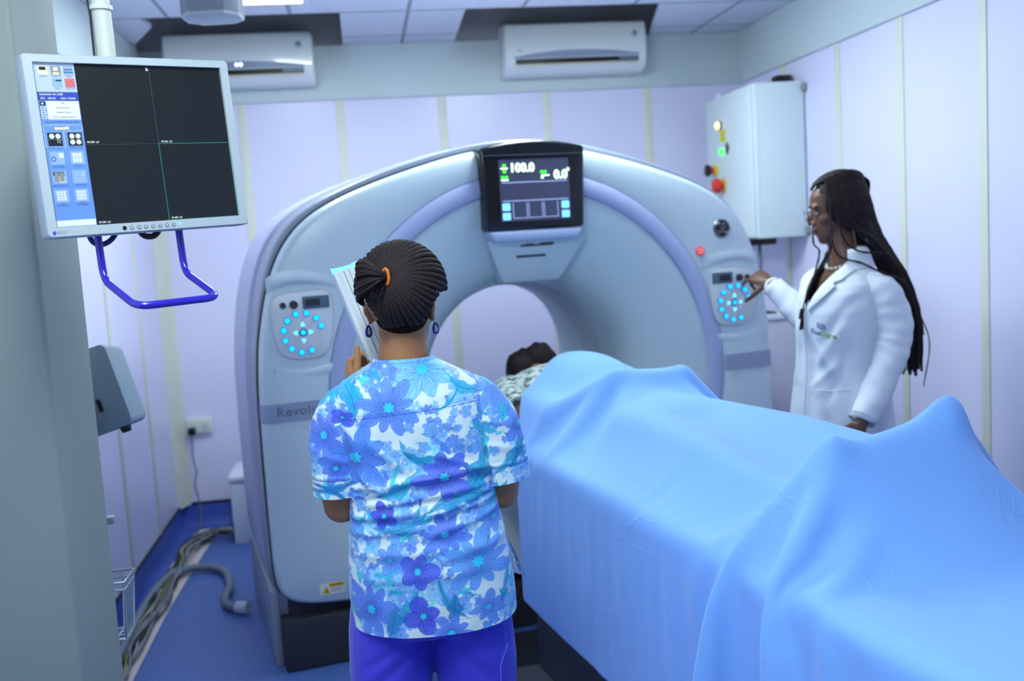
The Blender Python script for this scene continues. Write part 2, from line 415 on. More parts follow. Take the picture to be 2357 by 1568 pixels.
# display on the top of the ring
dz = frame((0.005, 0, 0), (1, 0, 0), (0, 0, 1))                # local xy = across, up; local z points out of the face (towards the viewer)
def taper(w0, w1, z0, z1, sag=0.0, n=8):
    top = [(w1/2-(w1*i/n), z1+sag*(1-(2*i/n-1)**2)) for i in range(n+1)]
    return [(-w0/2, z0), (w0/2, z0)]+top
bez = MB().prism(taper(.398, .432, 1.612, 1.925, .026), -.10, .052, dz, .012, 3).build('display_bezel', mat('bezel_black', (16, 17, 22), 0.22, var=0.0), CT)
MB().box(-.200, .208, -.0600, -.05, 1.893, 1.897, .001).build('bezel_lip', mat('bezel_edge', (70, 74, 84), 0.25), bez)
scr = MB().prism(rrect(.288, .235, .003, cx=0, cy=1.762), .052, .054, dz).build('screen', mat('screen_slate', (62, 66, 90), 0.25, var=0.15, scale=5, emit=0.25), bez)
DF = lambda x, z: frame((0.005+x, -.0555, z), (1, 0, 0), (0, 0, 1))
M_glow = mat('glyph_white', (222, 255, 225), 0.5, emit=1.6); M_green = mat('glyph_green', (70, 215, 70), 0.5, emit=1.1)
M_lcdl = mat('glyph_line', (150, 160, 200), 0.5, emit=0.6); M_cyan2 = mat('glyph_cyan', (120, 200, 245), 0.5, emit=1.0)
text('readout', '100.0', .046, M_glow, DF(-.050, 1.846), scr, bold=.0018)
text('readout', '0.0', .046, M_glow, DF(.108, 1.815), scr, bold=.0018)
text('degree_mark', '°', .05, MATS['glyph_white'], DF(.140, 1.820), scr)
for (x, z, r) in ((-.122, 1.856, .008), (-.122, 1.835, .008), (-.130, 1.812, .007), (-.115, 1.812, .007), (.030, 1.828, .007), (.044, 1.828, .007)):
    MB().lathe([(r, 0), (r, .001)], DF(x, z), 12).build('green_icon', M_green, scr)
for (x, z, w_, h_) in ((-.122, 1.846, .030, .005), (-.122, 1.802, .030, .005), (.045, 1.815, .034, .005), (.032, 1.808, .010, .010)): MB().prism(rrect(w_, h_, .002, cx=x, cy=z), .0545, .0555, dz).build('white_icon', M_glow, scr)
g = MB()
for z in (1.792, 1.722): g.prism(rrect(.27, .004, .001, cx=0, cy=z), .0542, .0548, dz)
for x in (-.066, -.002, .062):
    for (cx, cz, w_, h_) in ((x, 1.656, .056, .003), (x-.028, 1.684, .003, .06), (x+.028, 1.684, .003, .06)): g.prism(rrect(w_, h_, .001, cx=cx, cy=cz), .0542, .0548, dz)
g.build('screen_lines', M_lcdl, scr)
for x in (-.122, .122):
    for z in (1.700, 1.664): MB().prism(rrect(.032, .028, .004, cx=x, cy=z), .0542, .055, dz).build('soft_key', M_cyan2, scr)
MB().prism(taper(.352, .398, 1.566, 1.611), -.10, .050, dz, .014, 3).build('display_tray', mat('tray_silver', (170, 188, 222), 0.35, var=.01), CT)
# throat panel under the display
thr = MB()
top = [(-.195, .012, 1.575), (.235, .012, 1.575)]; 
P = [(-.185, -.012, 1.575), (.225, -.012, 1.575), (.155, .055, 1.440), (.135, .085, 1.405), (-.095, .085, 1.405), (-.125, .055, 1.440)]
Q = [(x, y+.16, z) for x, y, z in P]
thr.add(P+Q, [(0, 1, 2, 5), (5, 2, 3, 4), (0, 6, 7, 1), (1, 7, 8, 2), (2, 8, 9, 3), (3, 9, 10, 4), (4, 10, 11, 5), (5, 11, 6, 0)])
tp = thr.build('throat_panel', M_shell2, CT, 30)
Mt = frame((0.02, -.012, 1.575), (1, 0, 0), (0, .067, -.135)); Mt = Mt @ Matrix.Rotation(0, 4, 'X')
def TF(x, d, lift=.002): 
    dirv = Vector((0, .067, -.135)).normalized(); nrm = Vector((0, -.135, -.067)).normalized()
    return frame(Vector((0.02+x, -.012, 1.575))+dirv*d+nrm*lift, (1, 0, 0), -dirv)
MB().prism([(-.065, -.004), (.07, -.004), (.078, .008), (.02, .008), (.012, .002), (-.01, .002), (-.015, .007), (-.04, .007), (-.048, .001), (-.058, .006)], -.001, .002, TF(-.005, .028)).build('vent_slot', mat('slot_dark', (66, 74, 84), 0.6), tp)
MB().prism(rrect(.125, .009, .004), -.001, .002, TF(-.02, .075)).build('vent_slot', MATS['slot_dark'], tp)

# control panels
M_key = mat('key_blue', (0, 150, 255), 0.4, emit=2.2, var=0); M_key2 = mat('key_cyan', (90, 215, 255), 0.4, emit=1.6, var=0)
M_keyrim = mat('key_rim', (60, 70, 130), 0.4); M_knob = mat('knob_dark', (44, 50, 66), 0.4)
def panel(sgn, cx, cz):
    shape = [(-.118, .06), (-.11, .098), (-.085, .118), (0, .126), (.085, .128), (.108, .112), (.116, .07), (.108, -.03), (.088, -.098), (.055, -.122), (-.05, -.122), (-.092, -.098), (-.112, -.03)]
    sh = np.array(shape); sh[:, 0] *= -sgn if sgn > 0 else 1
    sh = np.array([[a*(1 if sgn < 0 else 1), b_] for a, b_ in sh])
    if sgn > 0: sh = sh[::-1]
    for _ in range(2):
        nx = np.roll(sh, -1, 0); sh = np.stack([sh*.75+nx*.25, sh*.25+nx*.75], 1).reshape(-1, 2)
    Mf = FRONT(cx, cz, -.003)
    p = MB().prism([tuple(q) for q in sh], -.01, .006, Mf, .004, 2).build('control_panel', mat('panel_white', (208, 216, 224), 0.4, var=.01), CT)
    MB().tube([Mf @ Vector((q[0]*1.0, q[1]*1.0, .0045)) for q in sh], .0018, 6, closed=True).build('panel_rim', mat('rim_grey', (176, 186, 204), 0.4), p)
    fx = -sgn                                                # mirrored layout on the right cheek
    F2 = lambda x, z, d=.006: mshift(FRONT(cx+fx*x, cz+z, -.003), -d)
    # brow: the smooth overhang above the panel, and the lip below
    a = MB()
    a.loft([[Vector((cx+fx*(-.122+.268*i/20.0), -.002-.010*h*math.sin(PI*(i/20.0)**.8), cz+.128+.026*math.sin(PI*(i/20.0)**.75)*1.0+dzz)) for h, dzz in ((0, -.004), (.7, .004), (1, .016), (.5, .034), (0, .05))] for i in range(21)], cap=False)
    a.build('brow', M_shell2, p, 80)
    a = MB(); a.loft([[Vector((cx+fx*(-.118+.248*i/20.0), -.001-.006*h*math.sin(PI*i/20.0), cz-.150-.022*math.sin(PI*i/20.0)+dzz)) for h, dzz in ((0, .012), (1, .004), (0, -.02))] for i in range(21)], cap=False)
    a.build('lip', M_shell, p, 80)
    l = MB().prism(rrect(.098, .046, .005), 0, .003, F2(.052, .082), .001).build('lcd', mat('lcd_frame', (78, 100, 120), 0.4), p)
    MB().prism(rrect(.052, .026, .002), .003, .0038, F2(.040, .082)).build('lcd_glass', mat('lcd_dark', (42, 46, 60), 0.3), l)
    for (x, r) in ((-.068, .011), (-.029, .015)): MB().lathe([(r*1.05, 0), (r, .008), (r*.85, .010), (0.0005, .0105)], F2(x, .078), 20).build('knob', M_knob, p)
    RB = .069
    for a_ in (16, 44, 76, 108, 140, 170, 200, 230, 261, 292):
        a2 = math.radians(a_); a2 = a2 if sgn < 0 else PI-a2; x = -.003+RB*math.cos(a2)*1.02; z = -.026+RB*math.sin(a2)*1.05
        kb = MB().lathe([(.0125, 0), (.0125, .003), (.011, .0045)], F2(x, z), 18).build('key_surround', M_keyrim, p)
        MB().lathe([(.0105, .003), (.0100, .0062), (.0005, .007)], F2(x, z), 18).build('key', M_key, kb)
    MB().lathe([(.040, 0), (.040, .0015)], F2(-.003, -.026), 30).build('key_disc', mat('disc_white', (204, 212, 226), 0.35), p)
    for a_ in (0, 90, 180, 270):
        a2 = math.radians(a_); x = -.003+.028*math.cos(a2); z = -.026+.030*math.sin(a2)
        MB().prism([(-.008, -.006), (.008, -.006), (0, .009)], .001, .004, F2(x, z) @ Matrix.Rotation((a2-PI/2)*1, 4, 'Z')).build('arrow_key', M_key2, p)
    kb = MB().lathe([(.0145, 0), (.0145, .003), (.012, .004)], F2(-.003, -.026), 20).build('key_surround', M_knob, p)
    MB().lathe([(.0095, .003), (.009, .006), (.0005, .0065)], F2(-.003, -.026), 18).build('key', M_key, kb)
panel(-1, -.912, 1.312)
panel(1, .892, 1.278)
# round badge with scripted monogram, and the red-lit power button
bd = MB().lathe([(.040, 0), (.041, .004), (.039, .007), (.036, .008)], FRONT(.848, 1.567, -.003), 36).build('badge', M_chrome, CT)
MB().lathe([(.0355, .0078), (.034, .0088), (.0005, .0092)], FRONT(.848, 1.567, -.003), 36).build('badge_face', mat('badge_black', (18, 16, 22), 0.25), bd)
Mb = FRONT(.848, 1.567, -.0135)
def curl(pts, r=.0016): return MB().tube([Mb @ Vector((x, z, 0)) for x, z in catmull(pts, 8)], r, 6)
mono = MB()
for pts in ([(-.002, .014), (-.008, .021), (-.016, .017), (-.015, .008), (-.006, .005), (-.003, -.004), (-.008, -.016), (-.017, -.014), (-.016, -.006), (-.006, -.005)],
            [(.016, .013), (.012, .021), (.004, .019), (.004, .010), (.010, .004), (.003, -.001), (.003, -.012), (.010, -.019), (.018, -.012)],
            [(-.030, .004), (-.027, .017), (-.018, .027)], [(.030, -.004), (.027, -.017), (.018, -.027)], [(.018, .027), (.027, .017), (.030, .004)], [(-.018, -.027), (-.027, -.017), (-.030, -.004)]):
    q = curl(pts); mono.add(q.V, q.F)
mono.build('monogram', M_chrome, bd)
pw = MB().lathe([(.020, 0), (.020, .003), (.017, .006), (.0005, .007)], FRONT(.742, 1.478, -.003), 24).build('power_button', mat('power_red', (214, 66, 78), 0.4, emit=.35), CT)
MB().tube([FRONT(.742, 1.478, -.0105) @ Vector((.009*math.cos(a), .009*math.sin(a), 0)) for a in np.linspace(0, 2*PI, 20, endpoint=False)], .0014, 6, closed=True).build('power_mark', mat('power_pink', (255, 190, 190), 0.4, emit=.5), pw)

# ------------------------------------------------------------------ air conditioners
M_ac = mat('ac_white', (236, 244, 246), 0.2, var=0.01, coat=0.5)
M_acl = mat('ac_grey_lens', (150, 164, 190), 0.25)
def air_con(x0, x1, label, led):
    r = thing('air_conditioner', label, 'air conditioner', ((x0+x1)/2, YB-.014, 2.495), 0, 'wall air conditioners')
    W = (x1-x0)/2
    prof = [(0, .0), (-.10, .0), (-.165, .012), (-.200, .045), (-.212, .075), (-.215, .16), (-.212, .225), (-.200, .262), (-.175, .282), (-.12, .288), (0, .288)]
    rings = []
    for x, k_ in ((-W, .90), (-W+.006, .97), (-W+.02, 1.0), (W-.02, 1.0), (W-.006, .97), (W, .90)):
        rings.append([(x, y*k_ if y < -.05 else y, .144+(z-.144)*(.96+.04*(k_-.9)/.1)) for y, z in prof])
    MB().loft(rings).build('casing', M_ac, r, 40)
    # front panel with an arched lower edge over the grey lens
    f = MB(); n = 30; V = []
    for i in range(n+1):
        t_ = -1+2*i/n; x = t_*(W-.012); a = .092+.030*max(0, 1-(t_*1.08)**2)
        V += [(x, -.219, a), (x, -.2215, .16), (x, -.219, .225), (x, -.205, .268)]
    F = [(4*i+j, 4*i+4+j, 4*i+5+j, 4*i+1+j) for i in range(n) for j in range(3)]
    f.add(V, F).build('front_panel', M_ac, r, 60)
    f = MB(); V = []
    for i in range(n+1):
        t_ = -1+2*i/n; x = t_*(W-.05); a = .092+.030*max(0, 1-(t_*1.08)**2)
        V += [(x, -.2145, .083), (x, -.2175, a+.002)]
    lens = f.add(V, [(2*i, 2*i+2, 2*i+3, 2*i+1) for i in range(n)]).build('display_lens', M_acl, r, 60)
    MB().box(-W+.06, W-.055, -.2165, -.19, .052, .078, .002).build('air_slot', M_black, r)
    MB().box(-W+.06, W-.055, -.214, -.165, .040, .051, .003, M=Matrix.Rotation(0.0, 4, 'X')).build('louvre_flap', mat('flap_cream', (222, 220, 206), 0.4), r)
    MB().box(W-.17, W-.055, -.2175, -.2, .057, .074).build('side_vane', mat('vane_grey', (110, 130, 150), 0.4), r)
    MB().lathe([(.022, 0), (.021, .0015), (.0005, .002)], frame((W-.075, -.220, .20), (1, 0, 0), (0, 0, 1)), 24).build('round_sticker', mat('sticker_pale', (184, 204, 214), 0.4), r)
    MB().lathe([(.010, .002), (.009, .003), (.0005, .003)], frame((W-.075, -.220, .205), (1, 0, 0), (0, 0, 1)), 16).build('sticker_dot', mat('dot_grey', (96, 112, 130), 0.4), r)
    MB().prism(rrect(.034, .007, .003), 0, .0008, frame((-W+.085, -.2218, .125), (1, 0, 0), (0, 0, 1))).build('maker_mark', mat('brand_grey', (150, 164, 184), 0.4), r)
    if led:
        for dx in (-.012, .010): MB().lathe([(.009, 0), (.008, .002), (.0005, .003)], frame((dx, -.2175, .105), (1, 0, 0), (0, 0, 1)), 14).build('indicator_lamp', mat('led_white', (220, 232, 255), 0.4, emit=3), lens)
    return r
air_con(-.985, -.185, 'white split air conditioner half hidden behind the hanging monitor, its lamp lit', True)
air_con(.88, 1.71, 'white split air conditioner fully in view on the grey band above the scanner', False)

# ------------------------------------------------------------------ hanging monitor
MTL = Vector((-.585, 2.054, 1.974)); MX = Vector((.8481, .5291, .0266)); MY = Vector((-.0490, .0284, .9984))
MF = frame(MTL, MX, MY)                                        # x across, y up, z out of the screen; origin top left of the picture
MON = bpy.data.objects.new('monitor', None); COL.objects.link(MON); MON.matrix_world = MF
tag(MON, 'grey flat monitor hanging on a pipe by the pier, showing a black four-way image grid', 'monitor')
M_bez = mat('monitor_silver', (178, 190, 196), 0.4, var=0.01)
f = MB()
ou = rrect(.412, .347, .008, 4, .184, -.158); inn = rrect(.374, .312, .001, 4, .184, -.156)
ou2 = rrect(.408, .343, .008, 4, .184, -.158)
f.loft([[(x, y, -.034) for x, y in ou], [(x, y, .002) for x, y in ou], [(x, y, .006) for x, y in ou2], [(x, y, .006) for x, y in inn], [(x, y, -.004) for x, y in inn]], cap=False)
f.build('bezel', M_bez, MON, 30)
f = MB().loft([[(x, y, -.034) for x, y in ou2], [(x*.9+.018, y*.9-.016, -.055) for x, y in ou2], [(x*.6+.07, y*.6-.06, -.072) for x, y in ou2]])
f.build('back_shell', mat('monitor_grey', (140, 150, 162), 0.5), MON, 40)
SCR = MB().box(0, .371, -.3125, 0, -.003, -.001).build('screen', mat('screen_black', (26, 29, 31), 0.30, var=.05, emit=.06), MON)
UI = {k_: mat('ui_'+k_, tuple(int(v*.86) for v in c), 0.5, var=0, emit=e*.42, spec=.2) for k_, c, e in (('blue', (112, 156, 232), .55), ('pale', (190, 208, 240), .6), ('navy', (58, 82, 180), .55), ('white', (232, 238, 236), .65), ('icon', (150, 184, 236), .6),
     ('cream', (236, 228, 196), .6), ('grey', (150, 152, 150), .5), ('dark', (36, 38, 44), .3), ('red', (232, 112, 112), .6), ('teal', (44, 170, 150), .7), ('line', (86, 104, 108), .4), ('ink', (30, 50, 110), .3), ('green', (190, 210, 160), .5))}
def ui(name, k_, x0, x1, y0, y1, lift=.0004, parent=None): return MB().box(x0, x1, -y1, -y0, -.001, -.001+lift).build(name, UI[k_], parent or SCR)
def uit(s, x, y, size, k_, parent, lift=.0012, bold=0.0, align='CENTER'): return text('screen_text', s, size, UI[k_], Matrix.Translation((x, -y, -.001+lift)), parent, 0, bold, align)
side = ui('menu_column', 'blue', 0, .074, .0, .3115, .0003)
def sk(y): return -.006*(y/.312)+.002                          # the column leans a hair to the left going down
ui('menu_header', 'pale', 0, .074, 0, .055, .0005)
for i, (x, y, k_, s) in enumerate(((.006, .006, 'cream', 'Exam Rx'), (.030, .006, 'grey', 'ImageWorks'), (.053, .006, 'icon', 'Manual'), (.030, .029, 'icon', 'Service'), (.053, .029, 'red', 'Shut Down'))):
    ic = ui('icon', k_, x, x+.018, y, y+.017, .0009)
    uit(s, x+.009, y+.0195, .0034, 'ink', ic)
    if i == 0: ui('icon_picture', 'dark', x+.003, x+.015, y+.002, y+.008, .0012, ic); ui('icon_picture', 'white', x+.003, x+.015, y+.010, y+.015, .0012, ic)
    if i == 1: ui('icon_picture', 'white', x+.005, x+.013, y+.002, y+.009, .0012, ic); ui('icon_picture', 'cream', x+.003, x+.015, y+.012, y+.016, .0012, ic)
    if i == 2: uit('Learning', x+.009, y+.006, .0046, 'ink', ic, .0014, .0001); uit('Solutions', x+.009, y+.011, .0046, 'ink', ic, .0014, .0001)
    if i == 3: ui('icon_picture', 'ink', x+.006, x+.017, y+.003, y+.0055, .0012, ic)
    if i == 4:
        MB().tube([(x+.009+.0055*math.sin(a), -y-.0085+.0055*math.cos(a), 0) for a in np.linspace(.6, 2*PI-.6, 18)], .0006, 5).tube([(x+.009, -y-.003, 0), (x+.009, -y-.009, 0)], .0006, 5).build('power_sign', UI['grey'], ic)
dt = ui('date_bar', 'navy', 0, .074, .055, .0715, .0007)
uit('September 24 13:08', .003, .0595, .0052, 'white', dt, .0012, .0001, 'LEFT'); uit('SEC:   402193', .004, .0672, .0048, 'white', dt, .0012, .0001, 'LEFT'); uit('1024: 11554M', .040, .0672, .0048, 'white', dt, .0012, .0001, 'LEFT')
sb = ui('status_box', 'white', .013, .073, .072, .107, .0007)
for i, s in enumerate(('Idle', 'Archive Status', 'Network Status', '---- Film Composer started ----')): uit(s, .043, .076+.0088*i, .0042, 'ink', sb)
for i in range(4):
    ic = ui('status_icon', 'dark' if i == 0 else 'pale', .0015, .0115, .0735+.0085*i, .0805+.0085*i, .0007); ui('icon_picture', 'white' if i == 0 else 'grey', .004, .008, .0755+.0085*i, .0785+.0085*i, .001, ic)
uit('Scanning hardware reset successful', .037, .1115, .0044, 'ink', side)
t = MB()
for a in ((.001, .073, .1175, .1182), (.001, .0017, .1175, .160), (.0723, .073, .1175, .129), (.037, .073, .1285, .1292), (.0365, .0372, .1285, .160), (.001, .037, .1595, .1602)): t.box(a[0], a[1], -a[3], -a[2], -.001, -.0002)
t.build('tab_outline', UI['cream'], SCR)
MB().prism([(.022, -.127), (.048, -.1255), (.048, -.120), (.036, -.122), (.022, -.1215)], -.001, -.0002).build('pointer_tag', UI['cream'], SCR)
labels = ('AutoView Layouts', 'Review Layouts', 'Patient Display', 'List Select', 'Display Preferences', 'Measurements', 'Auto\nFilm Composer', 'Manual\nFilm Composer')
for i, s in enumerate(labels):
    cx = (.0035, .0405)[i % 2]; y = (.132, .168, .204, .240)[i//2]; cx -= .002*(i//2)*.5
    ic = ui('menu_button', ('dark', 'dark', 'icon', 'icon', 'icon', 'icon', 'icon', 'icon')[i], cx+.003, cx+.029, y, y+.025, .0009)
    uit(s, cx+.016, y+.0285, .0036, 'ink', ic)
    x = cx+.003
    if i < 2:
        for q in range(4):
            if i == 0 and q > 1: continue
            MB().lathe([(.0048, 0), (.0001, .0001)], Matrix.Translation((x+.0075+.0115*(q % 2), -y-.0068-.0115*(q//2), .0003)), 14).build('thumbnail', UI['white'], ic)
        ui('divider', 'grey', x, x+.026, y+.0122, y+.0128, .0013, ic)
        if i == 0: uit('Auto\nLink', x+.0195, y+.0165, .004, 'white', ic, .0014)
    elif i == 2: MB().tube([(x+.006+.004*math.cos(a), -y-.014+.004*math.sin(a), 0) for a in np.linspace(0, 2*PI, 16, endpoint=False)], .0006, 5, closed=True).build('dial_picture', UI['ink'], ic); ui('icon_picture', 'white', x+.016, x+.025, y+.003, y+.012, .0012, ic)
    elif i == 5: MB().tube([(x+.011+.007*math.cos(a), -y-.015+.005*math.sin(a), 0) for a in np.linspace(.3, 5.4, 16)], .0004, 5).build('loop_picture', UI['pale'], ic); MB().tube([(x+.022, -y-.003, 0), (x+.019, -y-.013, 0)], .0009, 5).build('pencil_picture', UI['cream'], ic)
    else:
        nx_, ny_ = ((3, 2), (2, 1), (3, 4), (4, 3))[(3, 4, 6, 7).index(i)]
        if i == 4: ui('icon_picture', 'dark', x+.002, x+.022, y+.002, y+.010, .0011, ic); ui('icon_picture', 'cream', x+.012, x+.022, y+.012, y+.023, .0012, ic)
        for a in range(nx_):
            for b_ in range(ny_): ui('thumbnail', 'white' if i != 4 else 'grey', x+.004+.018*a/nx_, x+.003+.018*(a+1)/nx_, y+.003+.019*b_/ny_, y+.002+.019*(b_+1)/ny_, .0013, ic)
ui('footer_bar', 'white', 0, .073, .299, .3105, .0008)
ui('grid_line', 'line', .2195, .2202, .002, .156, .0006); ui('grid_line', 'line', .073, .2195, .1555, .1560, .0006)
for a in ((.219, .371, .1555, .1563), (.219, .2197, .156, .3115), (.219, .371, .3108, .3115), (.3705, .3712, .156, .3115)): ui('active_frame', 'teal', *a, .0008)
for x, y in ((.078, .151), (.225, .152), (.078, .307), (.224, .307)): uit('W:100  L:0', x, y, .0050, 'white', SCR, .0008, .00015, 'LEFT')
MB().prism([(.214, -.003), (.214, -.011), (.2165, -.009), (.2195, -.009)], -.001, -.0002).build('mouse_pointer', UI['white'], SCR)
for i in range(8):
    MB().lathe([(.0042, 0), (.004, .0008), (.0034, .001)], Matrix.Translation((.124+.0143*i, -.3215, .006)), 18).build('button', mat('button_ring', (120, 128, 140), 0.4) if i else M_black, MON)
    if i: MB().lathe([(.0033, .0009), (.0005, .0012)], Matrix.Translation((.124+.0143*i, -.3215, .006)), 14).build('button_cap', M_bez, MON)
MB().lathe([(.0022, 0), (.0018, .0015), (.0003, .002)], Matrix.Translation((.238, -.3205, .006)), 12).build('power_lamp', mat('lamp_cyan', (60, 200, 255), 0.4, emit=3), MON)
MB().prism([(-.013, -.3225), (-.009, -.3175), (-.005, -.3225), (-.009, -.3275)], .006, .0066).build('maker_mark', mat('mark_blue', (70, 80, 190), 0.4), MON)
text('maker_lettering', 'EIZO', .0078, mat('letter_slate', (120, 132, 156), 0.5), Matrix.Translation((.0045, -.3225, .0064)), MON)
M_tubeb = mat('blue_enamel', (44, 30, 180), 0.25, coat=0.5)
MB().tube(round_path([(.085, -.30, -.040), (.085, -.419, -.040), (.088, -.478, .112), (.252, -.478, .112), (.252, -.419, -.040), (.252, -.30, -.040)], .030, 8), .0075, 14).build('handle', M_tubeb, MON, 60)
MB().tube(catmull([(.078, -.29, -.07), (.082, -.333, -.075), (.102, -.346, -.08), (.130, -.332, -.08), (.15, -.29, -.08)], 8), .0055, 10).build('cable', mat('navy_cable', (40, 34, 110), 0.4), MON, 60)
MB().tube(catmull([(.165, -.28, -.06), (.178, -.326, -.06), (.195, -.338, -.06), (.215, -.329, -.06), (.24, -.28, -.06)], 8), .0065, 10).build('cable', mat('black_cable', (24, 22, 34), 0.4), MON, 60)
MB().box(.135, .205, -.20, -.08, -.10, -.06, .006).build('mount_plate', M_bez, MON)
Mi = MF.inverted()
pp = [Mi @ Vector(v) for v in ((-.486, 2.213, 1.86), (-.487, 2.213, 2.02), (-.489, 2.213, 2.12), (-.494, 2.214, 2.22), (-.492, 2.214, 2.35), (-.488, 2.214, 2.724))]
MB().tube(catmull(pp, 5), .0195, 18).build('support_pipe', mat('pipe_cream', (196, 204, 196), 0.45), MON, 60)
for z in (2.105, 2.235):
    MB().lathe([(.0205, -.006), (.0235, -.004), (.0235, .004), (.0205, .006)], Mi @ Matrix.Translation((-.4885 if z < 2.2 else -.4945, 2.213, z)), 20).build('pipe_clip', mat('pipe_clip_cream', (206, 214, 206), 0.4), MON, 40)
MB().tube([Mi @ Vector(v) for v in ((-.507, 2.200, 1.98), (-.507, 2.2, 2.09), (-.515, 2.2, 2.17), (-.514, 2.2, 2.3), (-.51, 2.2, 2.72))], .0022, 6).build('cable', MATS['black_cable'], MON, 60)

# ------------------------------------------------------------------ octagonal ceiling column behind the monitor
r = thing('ceiling_column', 'grey eight-sided suspension cover hanging from the ceiling beside the left air conditioner', 'ceiling fitting', (-.415, 3.42, ZC), math.radians(-6))
oc = [(-.092, -.035), (-.055, -.085), (.055, -.085), (.092, -.035), (.092, .045), (.055, .085), (-.055, .085), (-.092, .045)]
MB().prism(oc, -.378, 0, None, .004).build('cover', mat('column_grey', (150, 158, 168), 0.5), r)
MB().loft([[(x*1.0, y*1.0, -.378) for x, y in oc], [(x*.97, y*.97, -.388) for x, y in oc], [(x*.8, y*.8, -.392) for x, y in oc]]).build('end_cap', mat('column_rim', (196, 204, 212), 0.5), r)

# ------------------------------------------------------------------ contrast injector stand behind the pier
INJ = thing('injector_stand', 'grey contrast injector on a pole behind the pier, tilted console above a wire basket', 'medical device', (-.80, 2.93, 0))
M_inj = mat('injector_grey', (150, 166, 178), 0.4, var=.02)
O = Vector((-.80, 2.93, 0))
ax = (Vector((-.712, 2.869, 1.368))-Vector((-.651, 2.838, 1.154))).normalized()
IF = frame(Vector((-.651, 2.838, 1.154))-O, Vector((1, -.1, .3)), ax)   # x outward, y up the console, origin bottom right
hd = MB()
hd.loft([[(x, y*(1) , z) for x, y in q] for z, q in ((-.13, rrect(.24, .225, .02, 5, -.125, .1125)), (-.02, rrect(.25, .235, .02, 5, -.125, .1125)), (-.004, rrect(.245, .23, .018, 5, -.125, .1125)), (.004, rrect(.20, .19, .012, 5, -.13, .1125)))])
hd = MB().add([IF @ Vector(v) for v in hd.V], hd.F)
H = hd.build('console', M_inj, INJ, 40)
IM = lambda: IF
d = MB().prism(rrect(.115, .088, .004, 4, -.125, .062), .004, .007, IF, .001).build('hatch', mat('injector_hatch', (140, 154, 170), 0.4), H)
MB().prism(rrect(.010, .034, .002, 3, -.066, .070), .006, .010, IF).build('latch', M_black, d)
MB().prism(rrect(.11, .0025, .001, 3, -.125, .085), .0065, .0076, IF).build('hatch_seam', M_seam, d)
MB().prism(rrect(.036, .018, .008, 4, -.098, .138), .004, .0065, IF).build('badge_plate', mat('plate_blue_grey', (96, 116, 150), 0.4), H)
text('badge_lettering', 'OK', .010, mat('plate_white', (190, 200, 214), 0.4), IF @ Matrix.Translation((-.098, .138, .007)), H)
MB().lathe([(.006, 0), (.006, .004), (.003, .006)], IF @ Matrix.Translation((-.065, .205, 0)), 12).build('screw', M_black, H)
MB().lathe([(.014, -.02), (.015, 0), (.012, .012)], IF @ Matrix.Translation((-.035, -.008, -.03)) @ Matrix.Rotation(PI/2, 4, 'X'), 16).build('knob', M_black, H)
MB().tube([(-.03, 0, .03), (-.03, 0, 1.2)], .019, 16).build('pole', mat('pole_grey', (150, 160, 168), 0.35, metal=.4), INJ, 60)
MB().tube([(-.03, 0, 1.18), (-.02, -.03, 1.22), (.0, -.04, 1.24)], .016, 10).build('arm', M_inj, INJ, 60)
MB().box(-.03, .062, -.05, -.02, .862, .884, .004).build('pole_clamp', M_inj, INJ)
for a_ in range(5):
    an = a_*2*PI/5+.5; e = (-.03+.17*math.cos(an), .17*math.sin(an))
    lg = MB().tube([(-.03, 0, .075), (e[0], e[1], .055)], .013, 8).build('leg', M_inj, INJ)
    MB().lathe([(.022, -.010), (.025, -.006), (.025, .006), (.022, .010)], Matrix.Translation((e[0], e[1], .026)) @ Matrix.Rotation(an, 4, 'Z') @ Matrix.Rotation(PI/2, 4, 'X'), 16).build('castor', M_black, lg)
    MB().tube([(e[0], e[1], .055), (e[0], e[1], .03)], .006, 6).build('fork', M_inj, lg)
bk = MB()
x0, x1, y0, y1 = -.13, .085, -.10, .02
rim = lambda z, s=0: [(x0+s, y0+s, z), (x1-s, y0+s, z), (x1-s, y1-s, z), (x0+s, y1-s, z)]
bk.tube(rim(.710), .0034, 6, closed=True).tube(rim(.545, .012), .003, 6, closed=True).tube(rim(.69), .0024, 6, closed=True)
for i in range(8):
    x = x0+(x1-x0)*i/7; xs = x0+.012+(x1-x0-.024)*i/7
    bk.tube([(x, y0, .710), (xs, y0+.012, .545), (xs, y1-.012, .545), (x, y1, .710)], .0022, 6)
for i in range(1, 5):
    y = y0+(y1-y0)*i/5
    bk.tube([(x0, y, .710), (x0+.012, y, .545), (x1-.012, y, .545), (x1, y, .710)], .0022, 6)
bk.build('basket', mat('basket_wire', (176, 190, 204), 0.35, metal=.3), INJ, 60)

# ------------------------------------------------------------------ wall cabinet at the right
CB = thing('electrical_cabinet', 'white wall cabinet with lit lamps, yellow sticker and red knob in the far right corner', 'cabinet', (XR, 5.10, 1.49))
M_cab = mat('cabinet_white', (220, 236, 238), 0.4, var=.01)
MB().box(-.285, -.006, 0, .70, 0, .81, .010, 3).build('body', M_cab, CB)
MB().box(-.302, -.284, .012, .69, .008, .802, .006, 3).build('door', M_cab, CB)
MB().box(-.262, -.2605, -.0006, .01, .03, .66).build('door_seam', mat('cab_seam', (176, 200, 206), 0.5), CB)
for z in (.035, .775): MB().box(-.024, -.006, -.030, .004, z-.020, z+.020, .004).build('mounting_lug', mat('lug_grey', (150, 160, 160), 0.4, metal=.3), CB)
CF = lambda y, z: frame((-.302, y-5.10, z-1.49), (0, -1, 0), (0, 0, 1))
MB().lathe([(.026, 0), (.026, .012), (.022, .013)], CF(5.555, 2.131), 20).build('lamp_ring', mat('lamp_ring_grey', (120, 120, 120), 0.4), CB)
